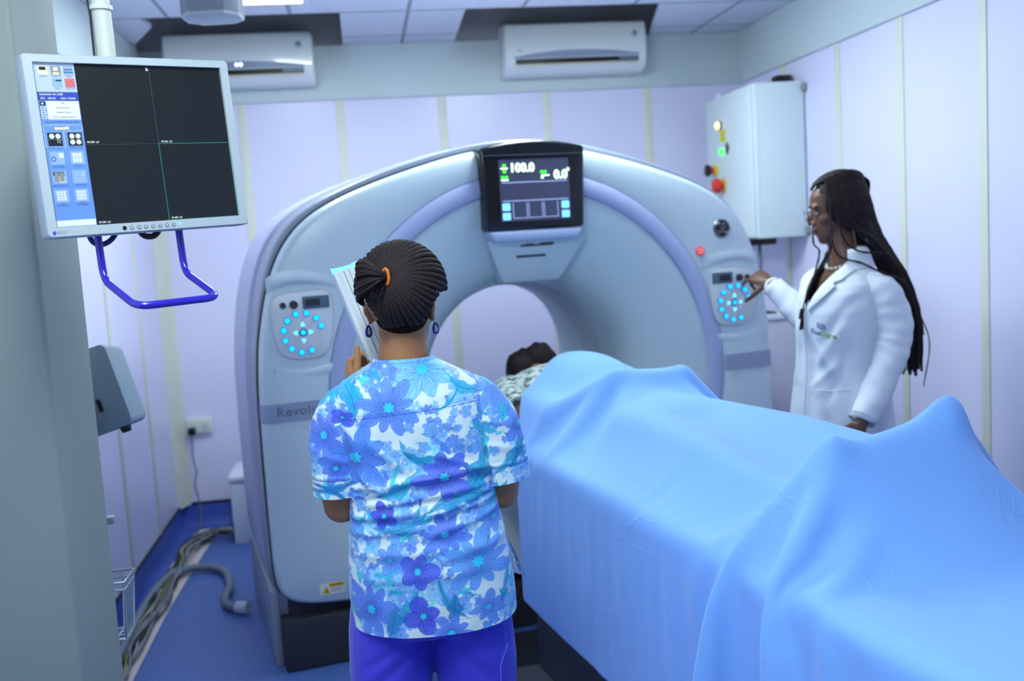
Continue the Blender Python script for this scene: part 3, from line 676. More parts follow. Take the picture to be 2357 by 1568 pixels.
MB().lathe([(.021, .012), (.020, .022), (.013, .028), (.0005, .030)], CF(5.555, 2.131), 20).build('orange_lamp', mat('lamp_orange', (255, 214, 140), 0.4, emit=2.5), CB)
MB().prism(rrect(.085, .068, .002), 0, .002, CF(5.52, 2.07)).build('yellow_sticker', mat('sticker_lemon', (226, 222, 40), 0.5), CB)
t = MB()
for i in range(4): t.prism(rrect(.06, .003, .001), .002, .0025, CF(5.52, 2.093-.014*i))
t.build('sticker_lines', mat('sticker_ink', (150, 146, 40), 0.5), CB)
MB().lathe([(.019, 0), (.019, .008), (.015, .02), (.0005, .022)], CF(5.535, 1.983), 20).build('green_lamp', mat('lamp_green', (70, 240, 100), 0.4, emit=1.6), CB)
MB().lathe([(.014, 0), (.014, .01), (.010, .012)], CF(5.44, 2.0), 16).box(-.316, -.300, .345, .353, .475, .535, .002).build('key_switch', mat('switch_brown', (110, 84, 86), 0.4), CB)
k1 = MB().lathe([(.034, 0), (.034, .016), (.030, .018)], CF(5.645, 1.888), 24).build('rotary_switch', mat('switch_yellow', (222, 206, 60), 0.4), CB)
MB().lathe([(.022, .016), (.020, .040)], CF(5.645, 1.888), 20).build('rotary_collar', mat('collar_red', (226, 70, 84), 0.4), k1)
MB().lathe([(.030, .040), (.034, .046), (.034, .062), (.028, .066)], CF(5.645, 1.888), 20).build('rotary_handle', M_black, k1)
k2 = MB().lathe([(.045, 0), (.045, .004), (.0005, .005)], CF(5.54, 1.795), 24).build('emergency_plate', mat('switch_yellow', (222, 206, 60), 0.4), CB)
MB().lathe([(.018, .004), (.018, .02), (.040, .024), (.042, .040), (.034, .062), (.0005, .070)], CF(5.54, 1.795), 24).build('emergency_stop', mat('stop_red', (224, 54, 44), 0.35), k2)
MB().prism(rrect(.07, .05, .003), 0, .003, CF(5.565, 2.287)).build('name_plate', mat('plate_pale', (226, 232, 250), 0.4), CB)
MB().box(-.10, -.02, .12, .20, .81, .86, .003).build('cable_gland', M_black, CB)
MB().box(-.28, -.14, .10, .25, -.035, 0.0, .003).build('gland_plate', M_black, CB)
t = tag(MB().tube([(2.145, 5.28, 1.455), (2.145, 5.28, 1.078)], .011, 12).build('conduit', mat('conduit_grey', (120, 130, 150), 0.4), None, 60), 'thin grey conduit dropping from the wall cabinet to the white unit below', 'pipe')
PD = thing('power_unit', 'white floor-standing power unit with two green lamps behind the woman in the lab coat', 'power cabinet', (2.06, 5.25, 0))
MB().box(-.26, .27, 0, .6, .03, 1.04, .008).build('body', mat('pdu_white', (204, 208, 226), 0.4), PD)
MB().box(-.27, .28, -.012, .61, 1.04, 1.072, .008, 3).build('top_cover', mat('pdu_top', (226, 234, 246), 0.35), PD)
MB().box(-.25, .26, .02, .58, 0, .03).build('plinth', M_dark, PD)
MB().box(-.22, .18, .05, .30, 1.072, 1.080, .002).build('top_mat', mat('mat_green', (40, 70, 70), 0.6), PD)
for x in (.042, .088): MB().lathe([(.012, 0), (.011, .006), (.0005, .008)], frame((x, -.001, .915), (1, 0, 0), (0, 0, 1)), 16).build('green_lamp', mat('lamp_lime', (190, 255, 40), 0.4, emit=2.0), PD)
t = MB()
for i in range(14):
    for j in range(5): t.lathe([(.0035, 0), (.0005, .0008)], frame((-.10+.018*i, -.0006, .74+.022*j), (1, 0, 0), (0, 0, 1)), 8)
t.build('vent_holes', mat('hole_grey', (120, 124, 150), 0.6), PD)

# ------------------------------------------------------------------ left corner: box, socket, cord, hose and cables
EB = thing('equipment_box', 'plain white equipment box on the floor beside the scanner in the left corner', 'box', (-.63, 5.73, 0))
MB().box(-.175, .175, -.18, .18, 0, .345, .008).build('body', mat('box_white', (206, 216, 236), 0.4), EB)
MB().box(-.185, .185, -.19, .19, .345, .385, .014, 3).build('lid', mat('box_lid', (226, 232, 244), 0.35), EB)
MB().box(-.182, -.172, -.17, -.12, .01, .13, .002).build('cable_port', M_black, EB)
SK = thing('wall_socket', 'white double wall socket with a black plug low on the back wall', 'socket', (-1.006, YB, .603))
MB().box(-.070, .070, -.030, 0, -.045, .045, .006, 3).build('plate', mat('socket_white', (222, 230, 226), 0.35), SK)
for x in (-.034, .034):
    MB().box(x-.02, x+.02, -.0312, -.03, -.026, .012, .0005).build('outlet', mat('socket_line', (196, 206, 206), 0.4), SK)
    MB().box(x-.007, x+.007, -.034, -.029, .020, .034, .001).build('switch', mat('socket_white', (222, 230, 226), 0.35), SK)
CD = thing('plug_lead', 'black plug with a thin wavy grey cord hanging from the wall socket', 'cable', (-1.045, 5.96, .58))
MB().box(-.020, .020, -.035, .008, -.022, .018, .006).build('plug', M_black, CD)
cp = [(-1.048, 5.935, .565), (-1.05, 5.94, .48), (-1.052, 5.94, .42), (-1.040, 5.945, .34), (-1.056, 5.945, .27), (-1.040, 5.94, .17), (-1.035, 5.925, .09), (-1.045, 5.90, .03), (-1.05, 5.80, .008), (-1.04, 5.66, .008)]
MB().tube([Vector(p)-Vector((-1.045, 5.96, .58)) for p in catmull(cp, 6)], .0045, 8).build('cord', mat('cord_grey', (110, 114, 150), 0.5), CD, 60)
HS = thing('corrugated_hose', 'thick grey conduit hose curling from the cable channel to the scanner side', 'hose', (-.98, 4.9, 0))
hp = [(-1.04, 3.0, .055), (-1.045, 3.7, .06), (-1.06, 4.12, .055), (-1.075, 4.6, .05), (-1.05, 4.95, .045), (-.975, 5.09, .035), (-.87, 5.11, .026), (-.785, 5.00, .026), (-.735, 4.78, .026), (-.735, 4.60, .026), (-.695, 4.50, .026), (-.625, 4.455, .026)]
hp = catmull(hp, 26)
MB().tube([Vector(p)-Vector((-.98, 4.9, 0)) for p in hp], [.0190+.0014*math.sin(i*PI*.9) for i in range(len(hp))], 14).build('hose', mat('hose_grey', (118, 130, 148), 0.5), HS, 60)
MB().tube([Vector(p)-Vector((-.98, 4.9, 0)) for p in ((-.665, 4.478, .027), (-.615, 4.452, .027))], .0275, 16).build('end_fitting', mat('fitting_pale', (196, 208, 222), 0.4), HS)
rg = random.Random(5)
KINDS = [('grey', (132, 136, 140)), ('dark grey', (74, 78, 84)), ('black', (34, 38, 40)), ('green', (30, 110, 72)), ('yellow and green', (150, 164, 70)), ('pale grey', (180, 184, 184))]
seq = [0, 1, 5, 2, 3, 0, 5, 0, 1, 2, 4, 0, 3, 1]
where = ['against the wall edge of the channel', 'inner edge of the channel', 'in the middle of the channel']
for i, kd in enumerate(seq):
    nm, c_ = KINDS[kd]; xb = -1.072+.066*((i*5) % 14)/13; z = .012+.011*(i % 4); rad = .0036+.0028*rg.random()
    pts = []
    n_ = 11
    for q in range(n_):
        yy = 2.75+(5.45-2.75)*q/(n_-1)
        pts.append((min(-.985, max(-1.085, xb+rg.uniform(-.028, .028))), yy, z+rg.uniform(-.004, .014)))
    pts += [(xb+.02+.06*rg.random(), 5.62, z+.01), (-.93+.05*rg.random(), 5.70, z+.02), (-.83, 5.60+.04*rg.random(), .03+.05*rg.random())]
    o = MB().tube(catmull(pts, 5), rad, 7).build('cable', mat('cable_'+nm.replace(' ', '_'), c_, 0.5, var=.2 if kd == 4 else .05, scale=30), None, 60)
    tag(o, nm+' cable lying among the bundle in the floor channel', 'cable', nm+' cables in the floor channel')

# ------------------------------------------------------------------ patient table (same axes as the scanner)
TB = thing('patient_table', 'white scanner table under the blue sheet with dark floor plate and pedestal', 'table', GC, PSI)
M_tab = mat('table_white', (206, 214, 222), 0.4, var=.01)
MB().loft([[(x, y, z) for x, z in ((-.21, .885), (-.20, .865), (-.12, .845), (.12, .845), (.20, .865), (.21, .885), (.13, .872), (-.13, .872))] for y in (.45, .43, -3.05, -3.09)]).build('cradle', M_tab, TB, 40)
MB().box(-.33, .33, -3.07, -.22, .775, .84, .02, 3).build('table_frame', M_tab, TB)
MB().box(-.20, .20, -3.03, .42, .874, .886, .004).build('mattress', mat('mattress_grey', (70, 78, 96), 0.6), TB)
MB().box(-.26, .26, -2.25, -.50, .05, .78, .03, 3).build('pedestal', mat('pedestal_grey', (66, 72, 82), 0.5), TB)
fp = MB().box(-.50, .50, -2.45, -.10, 0, .045, .012, 2).build('floor_plate', M_char, TB)
MB().box(-.30, .34, -.68, -.52, .045, .085, .010, 2, M=Matrix.Rotation(math.radians(-6), 4, 'Z')).build('floor_cover', mat('cover_taupe', (104, 106, 112), 0.5), fp)
MB().tube(catmull([(-.42, -.40, .055), (-.28, -.52, .055), (-.15, -.62, .055), (-.08, -.8, .055)], 6), .012, 8).build('cable', M_black, fp, 60)
MB().box(-.37, -.27, -1.5, -.95, .02, .20, .02, 2).build('side_foot', mat('foot_grey', (128, 132, 142), 0.5), TB)

# ------------------------------------------------------------------ the cloth over the patient: a sheet let fall on the table and body
def body_h(x, y):
    """height of what lies under the sheet, table frame (x across, y towards the scanner)"""
    def dome(cx, cy, rx, ry, z, p=2.0):
        q = (np.abs((x-cx)/rx)**p+np.abs((y-cy)/ry)**p)
        return np.where(q < 1, .88+(z-.88)*np.sqrt(np.clip(1-q, 0, 1)), 0)
    def cap(ax, ay, az, bx, by, bz, ra, rb):
        dx, dy = bx-ax, by-ay; t = np.clip(((x-ax)*dx+(y-ay)*dy)/(dx*dx+dy*dy), 0, 1)
        r = ra+(rb-ra)*t; d2 = (x-ax-t*dx)**2+(y-ay-t*dy)**2
        return np.where(d2 < r*r, az+(bz-az)*t+np.sqrt(np.clip(r*r-d2, 0, None)), 0)
    h = np.where((np.abs(x) < .345) & (y > -3.3) & (y < .6), .90, 0.0)
    for v in (dome(0.0, -.42, .22, .34, 1.155, 2.4), dome(0.0, -.80, .20, .42, 1.09, 2.4), dome(0, -1.05, .21, .3, 1.08, 2.4),
              cap(-.21, -.42, 1.0, -.22, -.72, .99, .06, .055), cap(.25, -.40, 1.0, .28, -.74, .99, .06, .055),
              cap(-.22, -.72, .99, -.07, -.88, 1.125, .05, .04), cap(.28, -.74, .99, .14, -.90, 1.115, .05, .04),
              cap(-.10, -1.05, .98, -.115, -1.5, .985, .085, .062), cap(.12, -1.05, .98, .165, -1.5, 1.0, .085, .070),
              cap(-.115, -1.5, .985, -.13, -1.93, .95, .060, .045), cap(.165, -1.5, 1.0, .165, -1.95, 1.0, .07, .060),
              cap(-.13, -1.93, .95, -.145, -2.03, 1.125, .045, .040), cap(.14, -1.93, .95, .155, -2.02, 1.165, .05, .045)):
        h = np.maximum(h, v)
    return h
def simulate(sp=.03, X0=-.93, X1=.80, Y0=-3.02, Y1=-.16, steps=260, iters=14, seed=3):
    nx = int(round((X1-X0)/sp))+1; ny = int(round((Y1-Y0)/sp))+1
    gx, gy = np.meshgrid(np.linspace(X0, X1, nx), np.linspace(Y0, Y1, ny))
    rg = np.random.RandomState(seed)
    P = np.stack([gx, gy, np.full_like(gx, 1.22)], 2)
    rest = P.copy(); P = P*np.array((.965, .985, 1))+np.array((0, -.02, 0)); P[..., 2] += .012*np.sin(gx*31+3*np.sin(gy*3))+.004*rg.randn(ny, nx); V = np.zeros_like(P); dt = .014
    cons = []
    for di, dj, k in ((0, 1, 1.0), (1, 0, 1.0), (1, 1, .35), (1, -1, .35), (0, 2, .10), (2, 0, .10)):
        L = sp*np.hypot(di, dj)
        for ph in (0, 1):
            # colour the pairs so that no particle is met twice in one batch
            J = np.arange(nx); I = np.arange(ny)
            if di == 0: a = [(I[:, None], J[None, :][:, (J//dj) % 2 == ph])]
            else: a = [(I[(I//di) % 2 == ph][:, None], J[None, :])]
            i, j = np.broadcast_arrays(*a[0]); i2, j2 = i+di, j+dj
            ok = (i2 < ny) & (j2 < nx) & (j2 >= 0)
            A = (i*nx+j)[ok]; Bq = (i2*nx+j2)[ok]
            if len(A): cons.append((A, Bq, L, k))
    F = P.reshape(-1, 3); 
    for s in range(steps):
        Vf = V.reshape(-1, 3); Vf[:, 2] -= 9.8*dt
        Vf *= .975 if s < steps*.5 else .90
        old = F.copy(); F = F+Vf*dt
        for it in range(iters):
            for A, Bq, L, k in cons:
                d = F[Bq]-F[A]; l = np.sqrt((d*d).sum(1))+1e-9
                c = (d/l[:, None])*((l-L)*.5*k)[:, None]
                F[A] += c; F[Bq] -= c
            if it % 3 == 2 or it == iters-1:
                x, y, z = F[:, 0], F[:, 1], F[:, 2]; h = body_h(x, y)+.006
                pen = h-z; hit = (pen > 0)
                side = .351-np.abs(x); out = hit & (side < pen) & (side < .12) & (z < .895)
                F[out, 0] = np.sign(x[out])*.351
                up = hit & ~out
                F[up, 2] = h[up]
                # friction
                mu = .15 if s < steps*.55 else .65; F[up, :2] = F[up, :2]*(1-mu)+old[up, :2]*mu
        V = ((F-old)/dt).reshape(ny, nx, 3)
        vm = np.sqrt((V**2).sum(2)); big = vm > 4; V[big] *= (4/vm[big])[:, None]
    return F.reshape(ny, nx, 3), rest

CP, CR = simulate(X0=-.87, X1=.92)
def sheet():
    ny, nx, _ = CP.shape
    cut = np.interp(CR[0, :, 0], [-.92, -.42, -.34, -.22, -.05, .15, .95], [-.62, -.60, -.55, -.42, -.30, -.22, -.18])
    V = []; F = []; idx = -np.ones((ny, nx), int)
    for j in range(nx):
        for i in range(ny):
            if CR[i, j, 1] <= cut[j]+.031: idx[i, j] = len(V); V.append(tuple(CP[i, j]))
    # settle the last row of each column exactly on the cut line
    for j in range(nx):
        top = max(i for i in range(ny) if idx[i, j] >= 0)
        if top > 0:
            t_ = min(1, max(0.05, (cut[j]-CR[top-1, j, 1])/(CR[top, j, 1]-CR[top-1, j, 1])))
            V[idx[top, j]] = tuple(CP[top-1, j]*(1-t_)+CP[top, j]*t_)
    for i in range(ny-1):
        for j in range(nx-1):
            q = (idx[i, j], idx[i, j+1], idx[i+1, j+1], idx[i+1, j])
            if min(q) >= 0: F.append(q)
            elif sum(v >= 0 for v in q) == 3: F.append(tuple(v for v in q if v >= 0))
    me = bpy.data.meshes.new('sheet'); me.from_pydata(V, [], F); me.update()
    o = bpy.data.objects.new('sheet_tmp', me); COL.objects.link(o)
    s = o.modifiers.new('s', 'SUBSURF'); s.levels = 2; s.render_levels = 2
    t_ = o.modifiers.new('t', 'SOLIDIFY'); t_.thickness = .0025; t_.offset = 1
    out = bpy.data.meshes.new_from_object(o.evaluated_get(bpy.context.evaluated_depsgraph_get()))
    bpy.data.objects.remove(o); return out
def cloth_material(name, rgb, crease=.25):
    m = mat(name, rgb, 0.75, var=.03, scale=4, sheen=.25, spec=.2)
    N = m.node_tree.nodes; L = m.node_tree.links; b = N['Principled BSDF']
    tc = N.new('ShaderNodeTexCoord')
    # small ironing creases: thin ridges of a warped cell pattern, only in patches
    nz = N.new('ShaderNodeTexNoise'); nz.inputs['Scale'].default_value = 7; nz.inputs['Detail'].default_value = 2
    mp = N.new('ShaderNodeMapping'); mp.inputs['Scale'].default_value = (1.0, .45, .7); L.new(tc.outputs['Object'], mp.inputs[0]); 
    ad = N.new('ShaderNodeVectorMath'); ad.operation = 'MULTIPLY_ADD'; ad.inputs[1].default_value = (.12, .12, .12); L.new(mp.outputs[0], nz.inputs['Vector']); L.new(nz.outputs['Color'], ad.inputs[0]); L.new(mp.outputs[0], ad.inputs[2])
    vo = N.new('ShaderNodeTexVoronoi'); vo.feature = 'DISTANCE_TO_EDGE'; vo.inputs['Scale'].default_value = 16; L.new(ad.outputs[0], vo.inputs['Vector'])
    rm = N.new('ShaderNodeMapRange'); rm.inputs[1].default_value = 0; rm.inputs[2].default_value = .06; rm.inputs[3].default_value = 1; rm.inputs[4].default_value = 0; L.new(vo.outputs['Distance'], rm.inputs[0])
    n3 = N.new('ShaderNodeTexNoise'); n3.inputs['Scale'].default_value = 3.2; L.new(tc.outputs['Object'], n3.inputs['Vector'])
    r3 = N.new('ShaderNodeMapRange'); r3.inputs[1].default_value = .52; r3.inputs[2].default_value = .68; L.new(n3.outputs[0], r3.inputs[0])
    ml = N.new('ShaderNodeMath'); ml.operation = 'MULTIPLY'; L.new(rm.outputs[0], ml.inputs[0]); L.new(r3.outputs[0], ml.inputs[1])
    bp = N.new('ShaderNodeBump'); bp.inputs['Strength'].default_value = crease; bp.inputs['Distance'].default_value = .004; L.new(ml.outputs[0], bp.inputs['Height'])
    L.new(bp.outputs[0], b.inputs['Normal'])
    return m
SH = link('bed_sheet', sheet(), cloth_material('sheet_blue', (126, 180, 250)), None, 180)
SH.location = GC; SH.rotation_euler = (0, 0, PSI)
tag(SH, 'pale blue cotton sheet draped over the lying patient and the scanner table', 'sheet')

# ------------------------------------------------------------------ the patient on the table
M_skin = mat('skin_brown', (112, 76, 56), 0.45, var=.10, scale=14, spec=.4)
M_hairb = mat('braid_black', (44, 35, 36), 0.72, var=.3, scale=60, spec=.25)
PT = thing('person', 'person lying on the scanner table under blue sheet, dark hair and mottled gown showing', 'person', GC, PSI)
q = MB()
def el(y, cz, rx, rz, cx=0, n=20): return [(cx+rx*math.cos(2*PI*k_/n), y, cz+rz*math.sin(2*PI*k_/n)) for k_ in range(n)]
q.loft([el(-.02, .99, .05, .05), el(-.10, .985, .07, .06), el(-.16, .985, .14, .075), el(-.24, .985, .185, .088), el(-.42, .99, .175, .10), el(-.62, .98, .155, .092), el(-.85, .975, .165, .088), el(-1.02, .97, .16, .082), el(-1.10, .965, .12, .07)])
q.ell((0, .10, 1.01), (.075, .105, .098)); q.ell((0, .03, 1.045), (.05, .05, .045))
for s_ in (-1, 1):
    q.tube([(s_*.20, -.20, .98), (s_*.245, -.45, .965), (s_*.255, -.70, .955), (s_*.14, -.87, 1.045), (s_*.07, -.89, 1.06)], [.055, .046, .038, .028, .026], 12)
    for f_ in range(4): q.tube([(s_*.07, -.865-.017*f_, 1.062), (s_*.03, -.865-.019*f_, 1.072), (s_*-.005, -.865-.02*f_, 1.066)], [.010, .0095, .008], 8)
    q.tube([(s_*.07, -.855, 1.06), (s_*.05, -.835, 1.066), (s_*.03, -.83, 1.066)], [.011, .010, .008], 8)
    k_ = 1.0 if s_ < 0 else 1.3
    q.tube([(s_*.09*k_, -1.0, .965), (s_*.10*k_, -1.25, .96), (s_*.11*k_, -1.48, .955), (s_*.12*k_, -1.70, .945), (s_*.13*k_, -1.90, .93)], [.085, .075, .055, .052, .038], 14)
    q.tube([(s_*.13*k_, -1.89, .93), (s_*.135*k_, -1.94, .945), (s_*.14*k_, -1.97, 1.00), (s_*.145*k_, -1.985, 1.055)], [.036, .04, .036, .026], 12)
me = remesh(q, .008, 4, 'patient_body')
link('body', me, M_skin, PT, 180)
# mottled gown over the shoulders and chest
gn = MB().loft([el(-.02, .99, .075, .065), el(-.06, .99, .12, .082), el(-.12, .995, .20, .098), el(-.20, 1.0, .235, .108), el(-.32, 1.0, .235, .118), el(-.50, .995, .20, .118), el(-.62, .985, .18, .110)], cap=False)
for s_ in (-1, 1): gn.tube([(s_*.18, -.15, .995), (s_*.235, -.30, .985), (s_*.25, -.46, .975)], [.075, .070, .064], 14)
def mottled():
    m = bpy.data.materials.new('mottled_gown'); m.use_nodes = True; N = m.node_tree.nodes; L = m.node_tree.links; b = N['Principled BSDF']; b.inputs['Roughness'].default_value = .8
    tc = N.new('ShaderNodeTexCoord'); a = N.new('ShaderNodeTexNoise'); a.inputs['Scale'].default_value = 38; a.inputs['Detail'].default_value = 4; L.new(tc.outputs['Object'], a.inputs['Vector'])
    r = N.new('ShaderNodeValToRGB'); e = r.color_ramp.elements; e[0].position = .36; e[0].color = (*lin((60, 78, 84)), 1); e[1].position = .56; e[1].color = (*lin((196, 212, 206)), 1); L.new(a.outputs[0], r.inputs[0]); L.new(r.outputs[0], b.inputs['Base Color']); return m
gw = gn.build('gown', mottled(), PT, 80)
MB().lathe([(.007, 0), (.006, .003), (.0005, .004)], frame((-.02, -.145, 1.098), (1, 0, 0), (0, 1, .1)), 12).build('button', M_black, gw)
# hair: a thick soft cap with a knot on top, spread on the head rest
hh = MB()
hh.ell((-.005, .115, 1.035), (.092, .118, .098), nu=24, nv=16); hh.ell((.02, .05, 1.100), (.060, .060, .060)); hh.ell((-.055, .07, 1.07), (.058, .07, .058)); hh.ell((.065, .10, 1.07), (.05, .06, .06))
hm = remesh(hh, .008, 3, 'patient_hair')
a_ = get_co(hm); ph = a_[:, 0]*160+a_[:, 2]*60; set_co(hm, a_+np.stack([0*ph, 0*ph, .003*np.sin(ph)], 1))
link('hair', hm, M_hairb, PT, 180)
MB().box(-.13, .13, -.02, .30, .886, .945, .025, 3).build('pillow', mat('pillow_grey', (150, 160, 180), 0.8), TB)

# ------------------------------------------------------------------ people: shared builders
M_skin1 = mat('skin_nurse', (168, 118, 78), 0.42, var=.10, scale=10, spec=.45)
M_skin2 = mat('skin_woman', (104, 72, 56), 0.42, var=.08, scale=14, spec=.45)
M_lip = mat('lip_plum', (104, 46, 56), 0.4)
M_eye = mat('eye_white', (226, 222, 218), 0.2, var=0); M_iris = mat('iris_brown', (36, 22, 16), 0.15, var=0)
def put(mb, src, M): mb.add([M @ Vector(v) for v in src.V], src.F)
def head_shapes(mb, M):
    """head with face; local y is forward, z up, origin between the ears"""
    h = MB()
    h.ell((0, -.014, .034), (.074, .094, .088), nu=28, nv=18)
    rows = [(-.118, .056, .016, .014), (-.112, .052, .026, .026), (-.10, .043, .036, .040), (-.085, .030, .046, .055), (-.06, .020, .055, .066), (-.03, .012, .062, .075), (0, .006, .068, .082), (.03, 0, .071, .089), (.06, -.002, .069, .088), (.085, -.006, .058, .076)]
    h.loft([[(w_*math.cos(2*PI*k/28), cy+d_*math.sin(2*PI*k/28), z) for k in range(28)] for z, cy, w_, d_ in rows])
    h.tube([(0, .084, .016), (0, .089, -.002), (0, .098, -.020), (0, .099, -.030)], [.007, .0082, .0095, .0105], 12)
    h.ell((0, .099, -.031), (.0115, .011, .0095))
    for s in (-1, 1):
        h.ell((s*.0125, .090, -.035), (.0075, .010, .0070))
        h.ell((s*.030, .076, .024), (.026, .014, .009))
        h.ell((s*.042, .046, -.026), (.020, .024, .024))
        h.ell((s*.074, -.012, .000), (.0085, .019, .026), Matrix.Rotation(s*.35, 3, 'Z')); h.ell((s*.073, -.006, -.026), (.007, .010, .012))
    h.ell((0, .087, -.058), (.023, .011, .0065)); h.ell((0, .085, -.071), (.020, .011, .0078)); h.ell((0, .066, -.103), (.020, .016, .014))
    put(mb, h, M)
def face_dent(me, M):
    a = get_co(me)
    for s in (-1, 1):
        c = np.array(M @ Vector((s*.031, .090, .006))); f = np.array((M.to_3x3() @ Vector((0, -1, 0))).normalized())
        d = np.linalg.norm(a-c, axis=1); a += f*(.006*np.exp(-(d/.015)**2))[:, None]
    c = np.array(M @ Vector((0, .096, -.0645))); u = np.array(M.to_3x3() @ Vector((0, 0, 1))); r = np.array(M.to_3x3() @ Vector((1, 0, 0))); f = np.array(M.to_3x3() @ Vector((0, 1, 0)))
    q = a-c; m = np.exp(-((q@u)/.0022)**2)*(np.abs(q@r) < .024)*(np.abs(q@f) < .02); a -= f*(.004*m)[:, None]
    set_co(me, a)
def face_parts(M, parent, skin, lip=True):
    for s in (-1, 1):
        e = MB().ell((0, 0, 0), (.0118, .0118, .0118), nu=16, nv=10); t = MB(); put(t, e, M @ Matrix.Translation((s*.031, .0735, .005)))
        o = t.build('eye', M_eye, parent, 180)
        lid = [f for f in e.F if all(e.V[i][2] > -.0045+.25*(.0118-e.V[i][1]) or e.V[i][2] < -.0075 for i in f)]
        t = MB(); t.add([M @ (Vector((s*.031, .0735, .005))+Vector(v)*1.07) for v in e.V], lid); t.build('eyelid', skin, o, 180)
        t = MB().lathe([(.0058, 0), (.0045, .0012), (.0005, .0016)], M @ frame((s*.031, .0846, .004), (1, 0, 0), (0, 0, 1)) @ Matrix.Rotation(PI, 4, 'X'), 14); t.build('iris', M_iris, o, 180)
        t = MB().tube([M @ Vector(v) for v in ((s*.020, .081, .001), (s*.027, .0862, .0005), (s*.035, .0860, .0003), (s*.042, .079, .001))], .0010, 6); t.build('upper_lashes', M_iris, o, 180)
        t = MB().tube([M @ Vector(v) for v in ((s*.014, .090, .024), (s*.028, .091, .030), (s*.046, .078, .025))], [.0022, .003, .0012], 6, flat=.6); t.build('eyebrow', M_iris, parent, 180)
    if lip:
        l = MB().ell((0, .0885, -.0585), (.0225, .0105, .0052)); l.ell((0, .0865, -.0705), (.0195, .0108, .0066)); t = MB(); put(t, l, M); t.build('lips', M_lip, parent, 180)
def hand_shapes(mb, wrist, dirn, palm, thumb_side, curls, thumb=None, size=1.0):
    """palm block, four fingers of unequal length and a thumb leaving the side of the palm. palm = the way the palm faces, thumb_side = towards the thumb"""
    W = Vector(wrist); d = Vector(dirn).normalized(); p = Vector(palm); p = (p-d*p.dot(d)).normalized(); t = Vector(thumb_side); t = (t-d*t.dot(d)-p*t.dot(p)).normalized()
    S = size; rings = []
    for u, hw, th in ((-.012, .024, .019), (.0, .026, .019), (.025, .034, .018), (.055, .040, .016), (.080, .040, .0135), (.090, .036, .010)):
        rings.append([W+d*u*S+t*(hw*S*math.cos(2*PI*k/16))+p*(th*S*math.sin(2*PI*k/16)) for k in range(16)])
    mb.loft(rings)
    spec = [(.030, .088, (.043, .026, .021), .0086), (.0105, .092, (.047, .030, .022), .0088), (-.010, .089, (.044, .027, .021), .0084), (-.029, .080, (.034, .021, .019), .0075)]
    for (off, u, L, r), c in zip(spec, curls):
        o = W+d*u*S+t*off*S; pts = [o-d*.012*S, o]; ang = 0; cs = c if isinstance(c, tuple) else (c, c*1.1, c*.8)
        dd = (d+t*off*2.2).normalized()
        for l, a in zip(L, cs):
            ang += a; o = o+(dd*math.cos(ang)+p*math.sin(ang))*l*S; pts.append(o)
        rr = [r*S*1.06, r*S*1.05, r*S, r*S*.95, r*S*.78]
        mb.tube(pts, rr, 10); mb.ell(pts[-1], (r*S*.8,)*3, nu=10, nv=6)
        for q in pts[2:-1]: mb.ell(q, (r*S*1.02,)*3, nu=10, nv=6)
    th = thumb or (t*.8+d*.6, t*.45+d*.85+p*.2, t*.2+d*.95+p*.3)
    o = W+d*.012*S+t*.020*S+p*.006*S; pts = [o]
    for v, l in zip(th, (.042, .032, .026)): o = o+Vector(v).normalized()*l*S; pts.append(o)
    mb.tube(pts, [.0145*S, .0115*S, .0102*S, .0080*S], 12); mb.ell(pts[-1], (.0082*S,)*3, nu=10, nv=6); mb.ell(pts[2], (.0103*S,)*3, nu=10, nv=6)
    return pts
def noise2(a, b, s, seed=0):
    r = np.random.RandomState(seed); o = np.zeros_like(a)
    for i in range(5):
        th = r.rand()*2*PI; f = s*(.6+1.3*r.rand()); o += np.sin(f*(a*math.cos(th)+b*math.sin(th))*2*PI+r.rand()*6.28+1.5*np.sin(f*.7*(b*math.cos(th)-a*math.sin(th))*2*PI))
    return o/5

# ------------------------------------------------------------------ person in the floral top, seen from behind
NU = thing('person', 'person with gathered braids in blue floral top and violet trousers, back to the viewer', 'person', (.095, 2.315, 0), math.radians(-2))
HM = Matrix.Translation((-.016, .012, 1.448)) @ Matrix.Rotation(math.radians(-15), 4, 'Z') @ Matrix.Rotation(math.radians(-4), 4, 'X')
b = MB()
head_shapes(b, HM)
b.tube([(-.019, .002, 1.24), (-.020, .0, 1.32), (-.019, .004, 1.37), (-.017, .012, 1.43)], [.075, .060, .0545, .054], 24)
b.tube([(-.10, .0, 1.245), (-.05, -.004, 1.285), (-.02, -.004, 1.315), (.01, -.004, 1.285), (.07, .0, 1.245)], [.030, .038, .044, .038, .030], 16)
def ell_ring(z, w_, d_, cx=0, cy=0, n=28): return [(cx+w_*math.cos(2*PI*k/n), cy+d_*math.sin(2*PI*k/n), z) for k in range(n)]
b.loft([ell_ring(.70, .14, .10), ell_ring(.80, .168, .118), ell_ring(.9, .160, .112), ell_ring(1.0, .142, .096), ell_ring(1.1, .148, .096), ell_ring(1.2, .155, .092, -.008), ell_ring(1.26, .13, .075, -.012), ell_ring(1.29, .08, .055, -.016)])
for s in (-1, 1):
    b.tube([(s*.085, 0, .80), (s*.088, 0, .62), (s*.088, .005, .46), (s*.090, -.005, .28), (s*.092, -.005, .10), (s*.092, .0, .05)], [.088, .078, .056, .052, .036, .038], 18)
    b.tube([(s*.092, -.03, .045), (s*.095, .06, .04), (s*.097, .14, .03)], [.036, .036, .026], 14)
    b.tube([(s*.125-.01, 0, 1.215), (s*.168-.006, -.008, 1.18), (s*.183, -.012, 1.10), (s*.188, -.008, 1.03), (s*.186, .004, .998)], [.042, .046, .047, .043, .041], 18)
b.ell((-.186, .004, .998), (.042, .042, .040)); b.ell((.186, .004, .998), (.042, .042, .040))
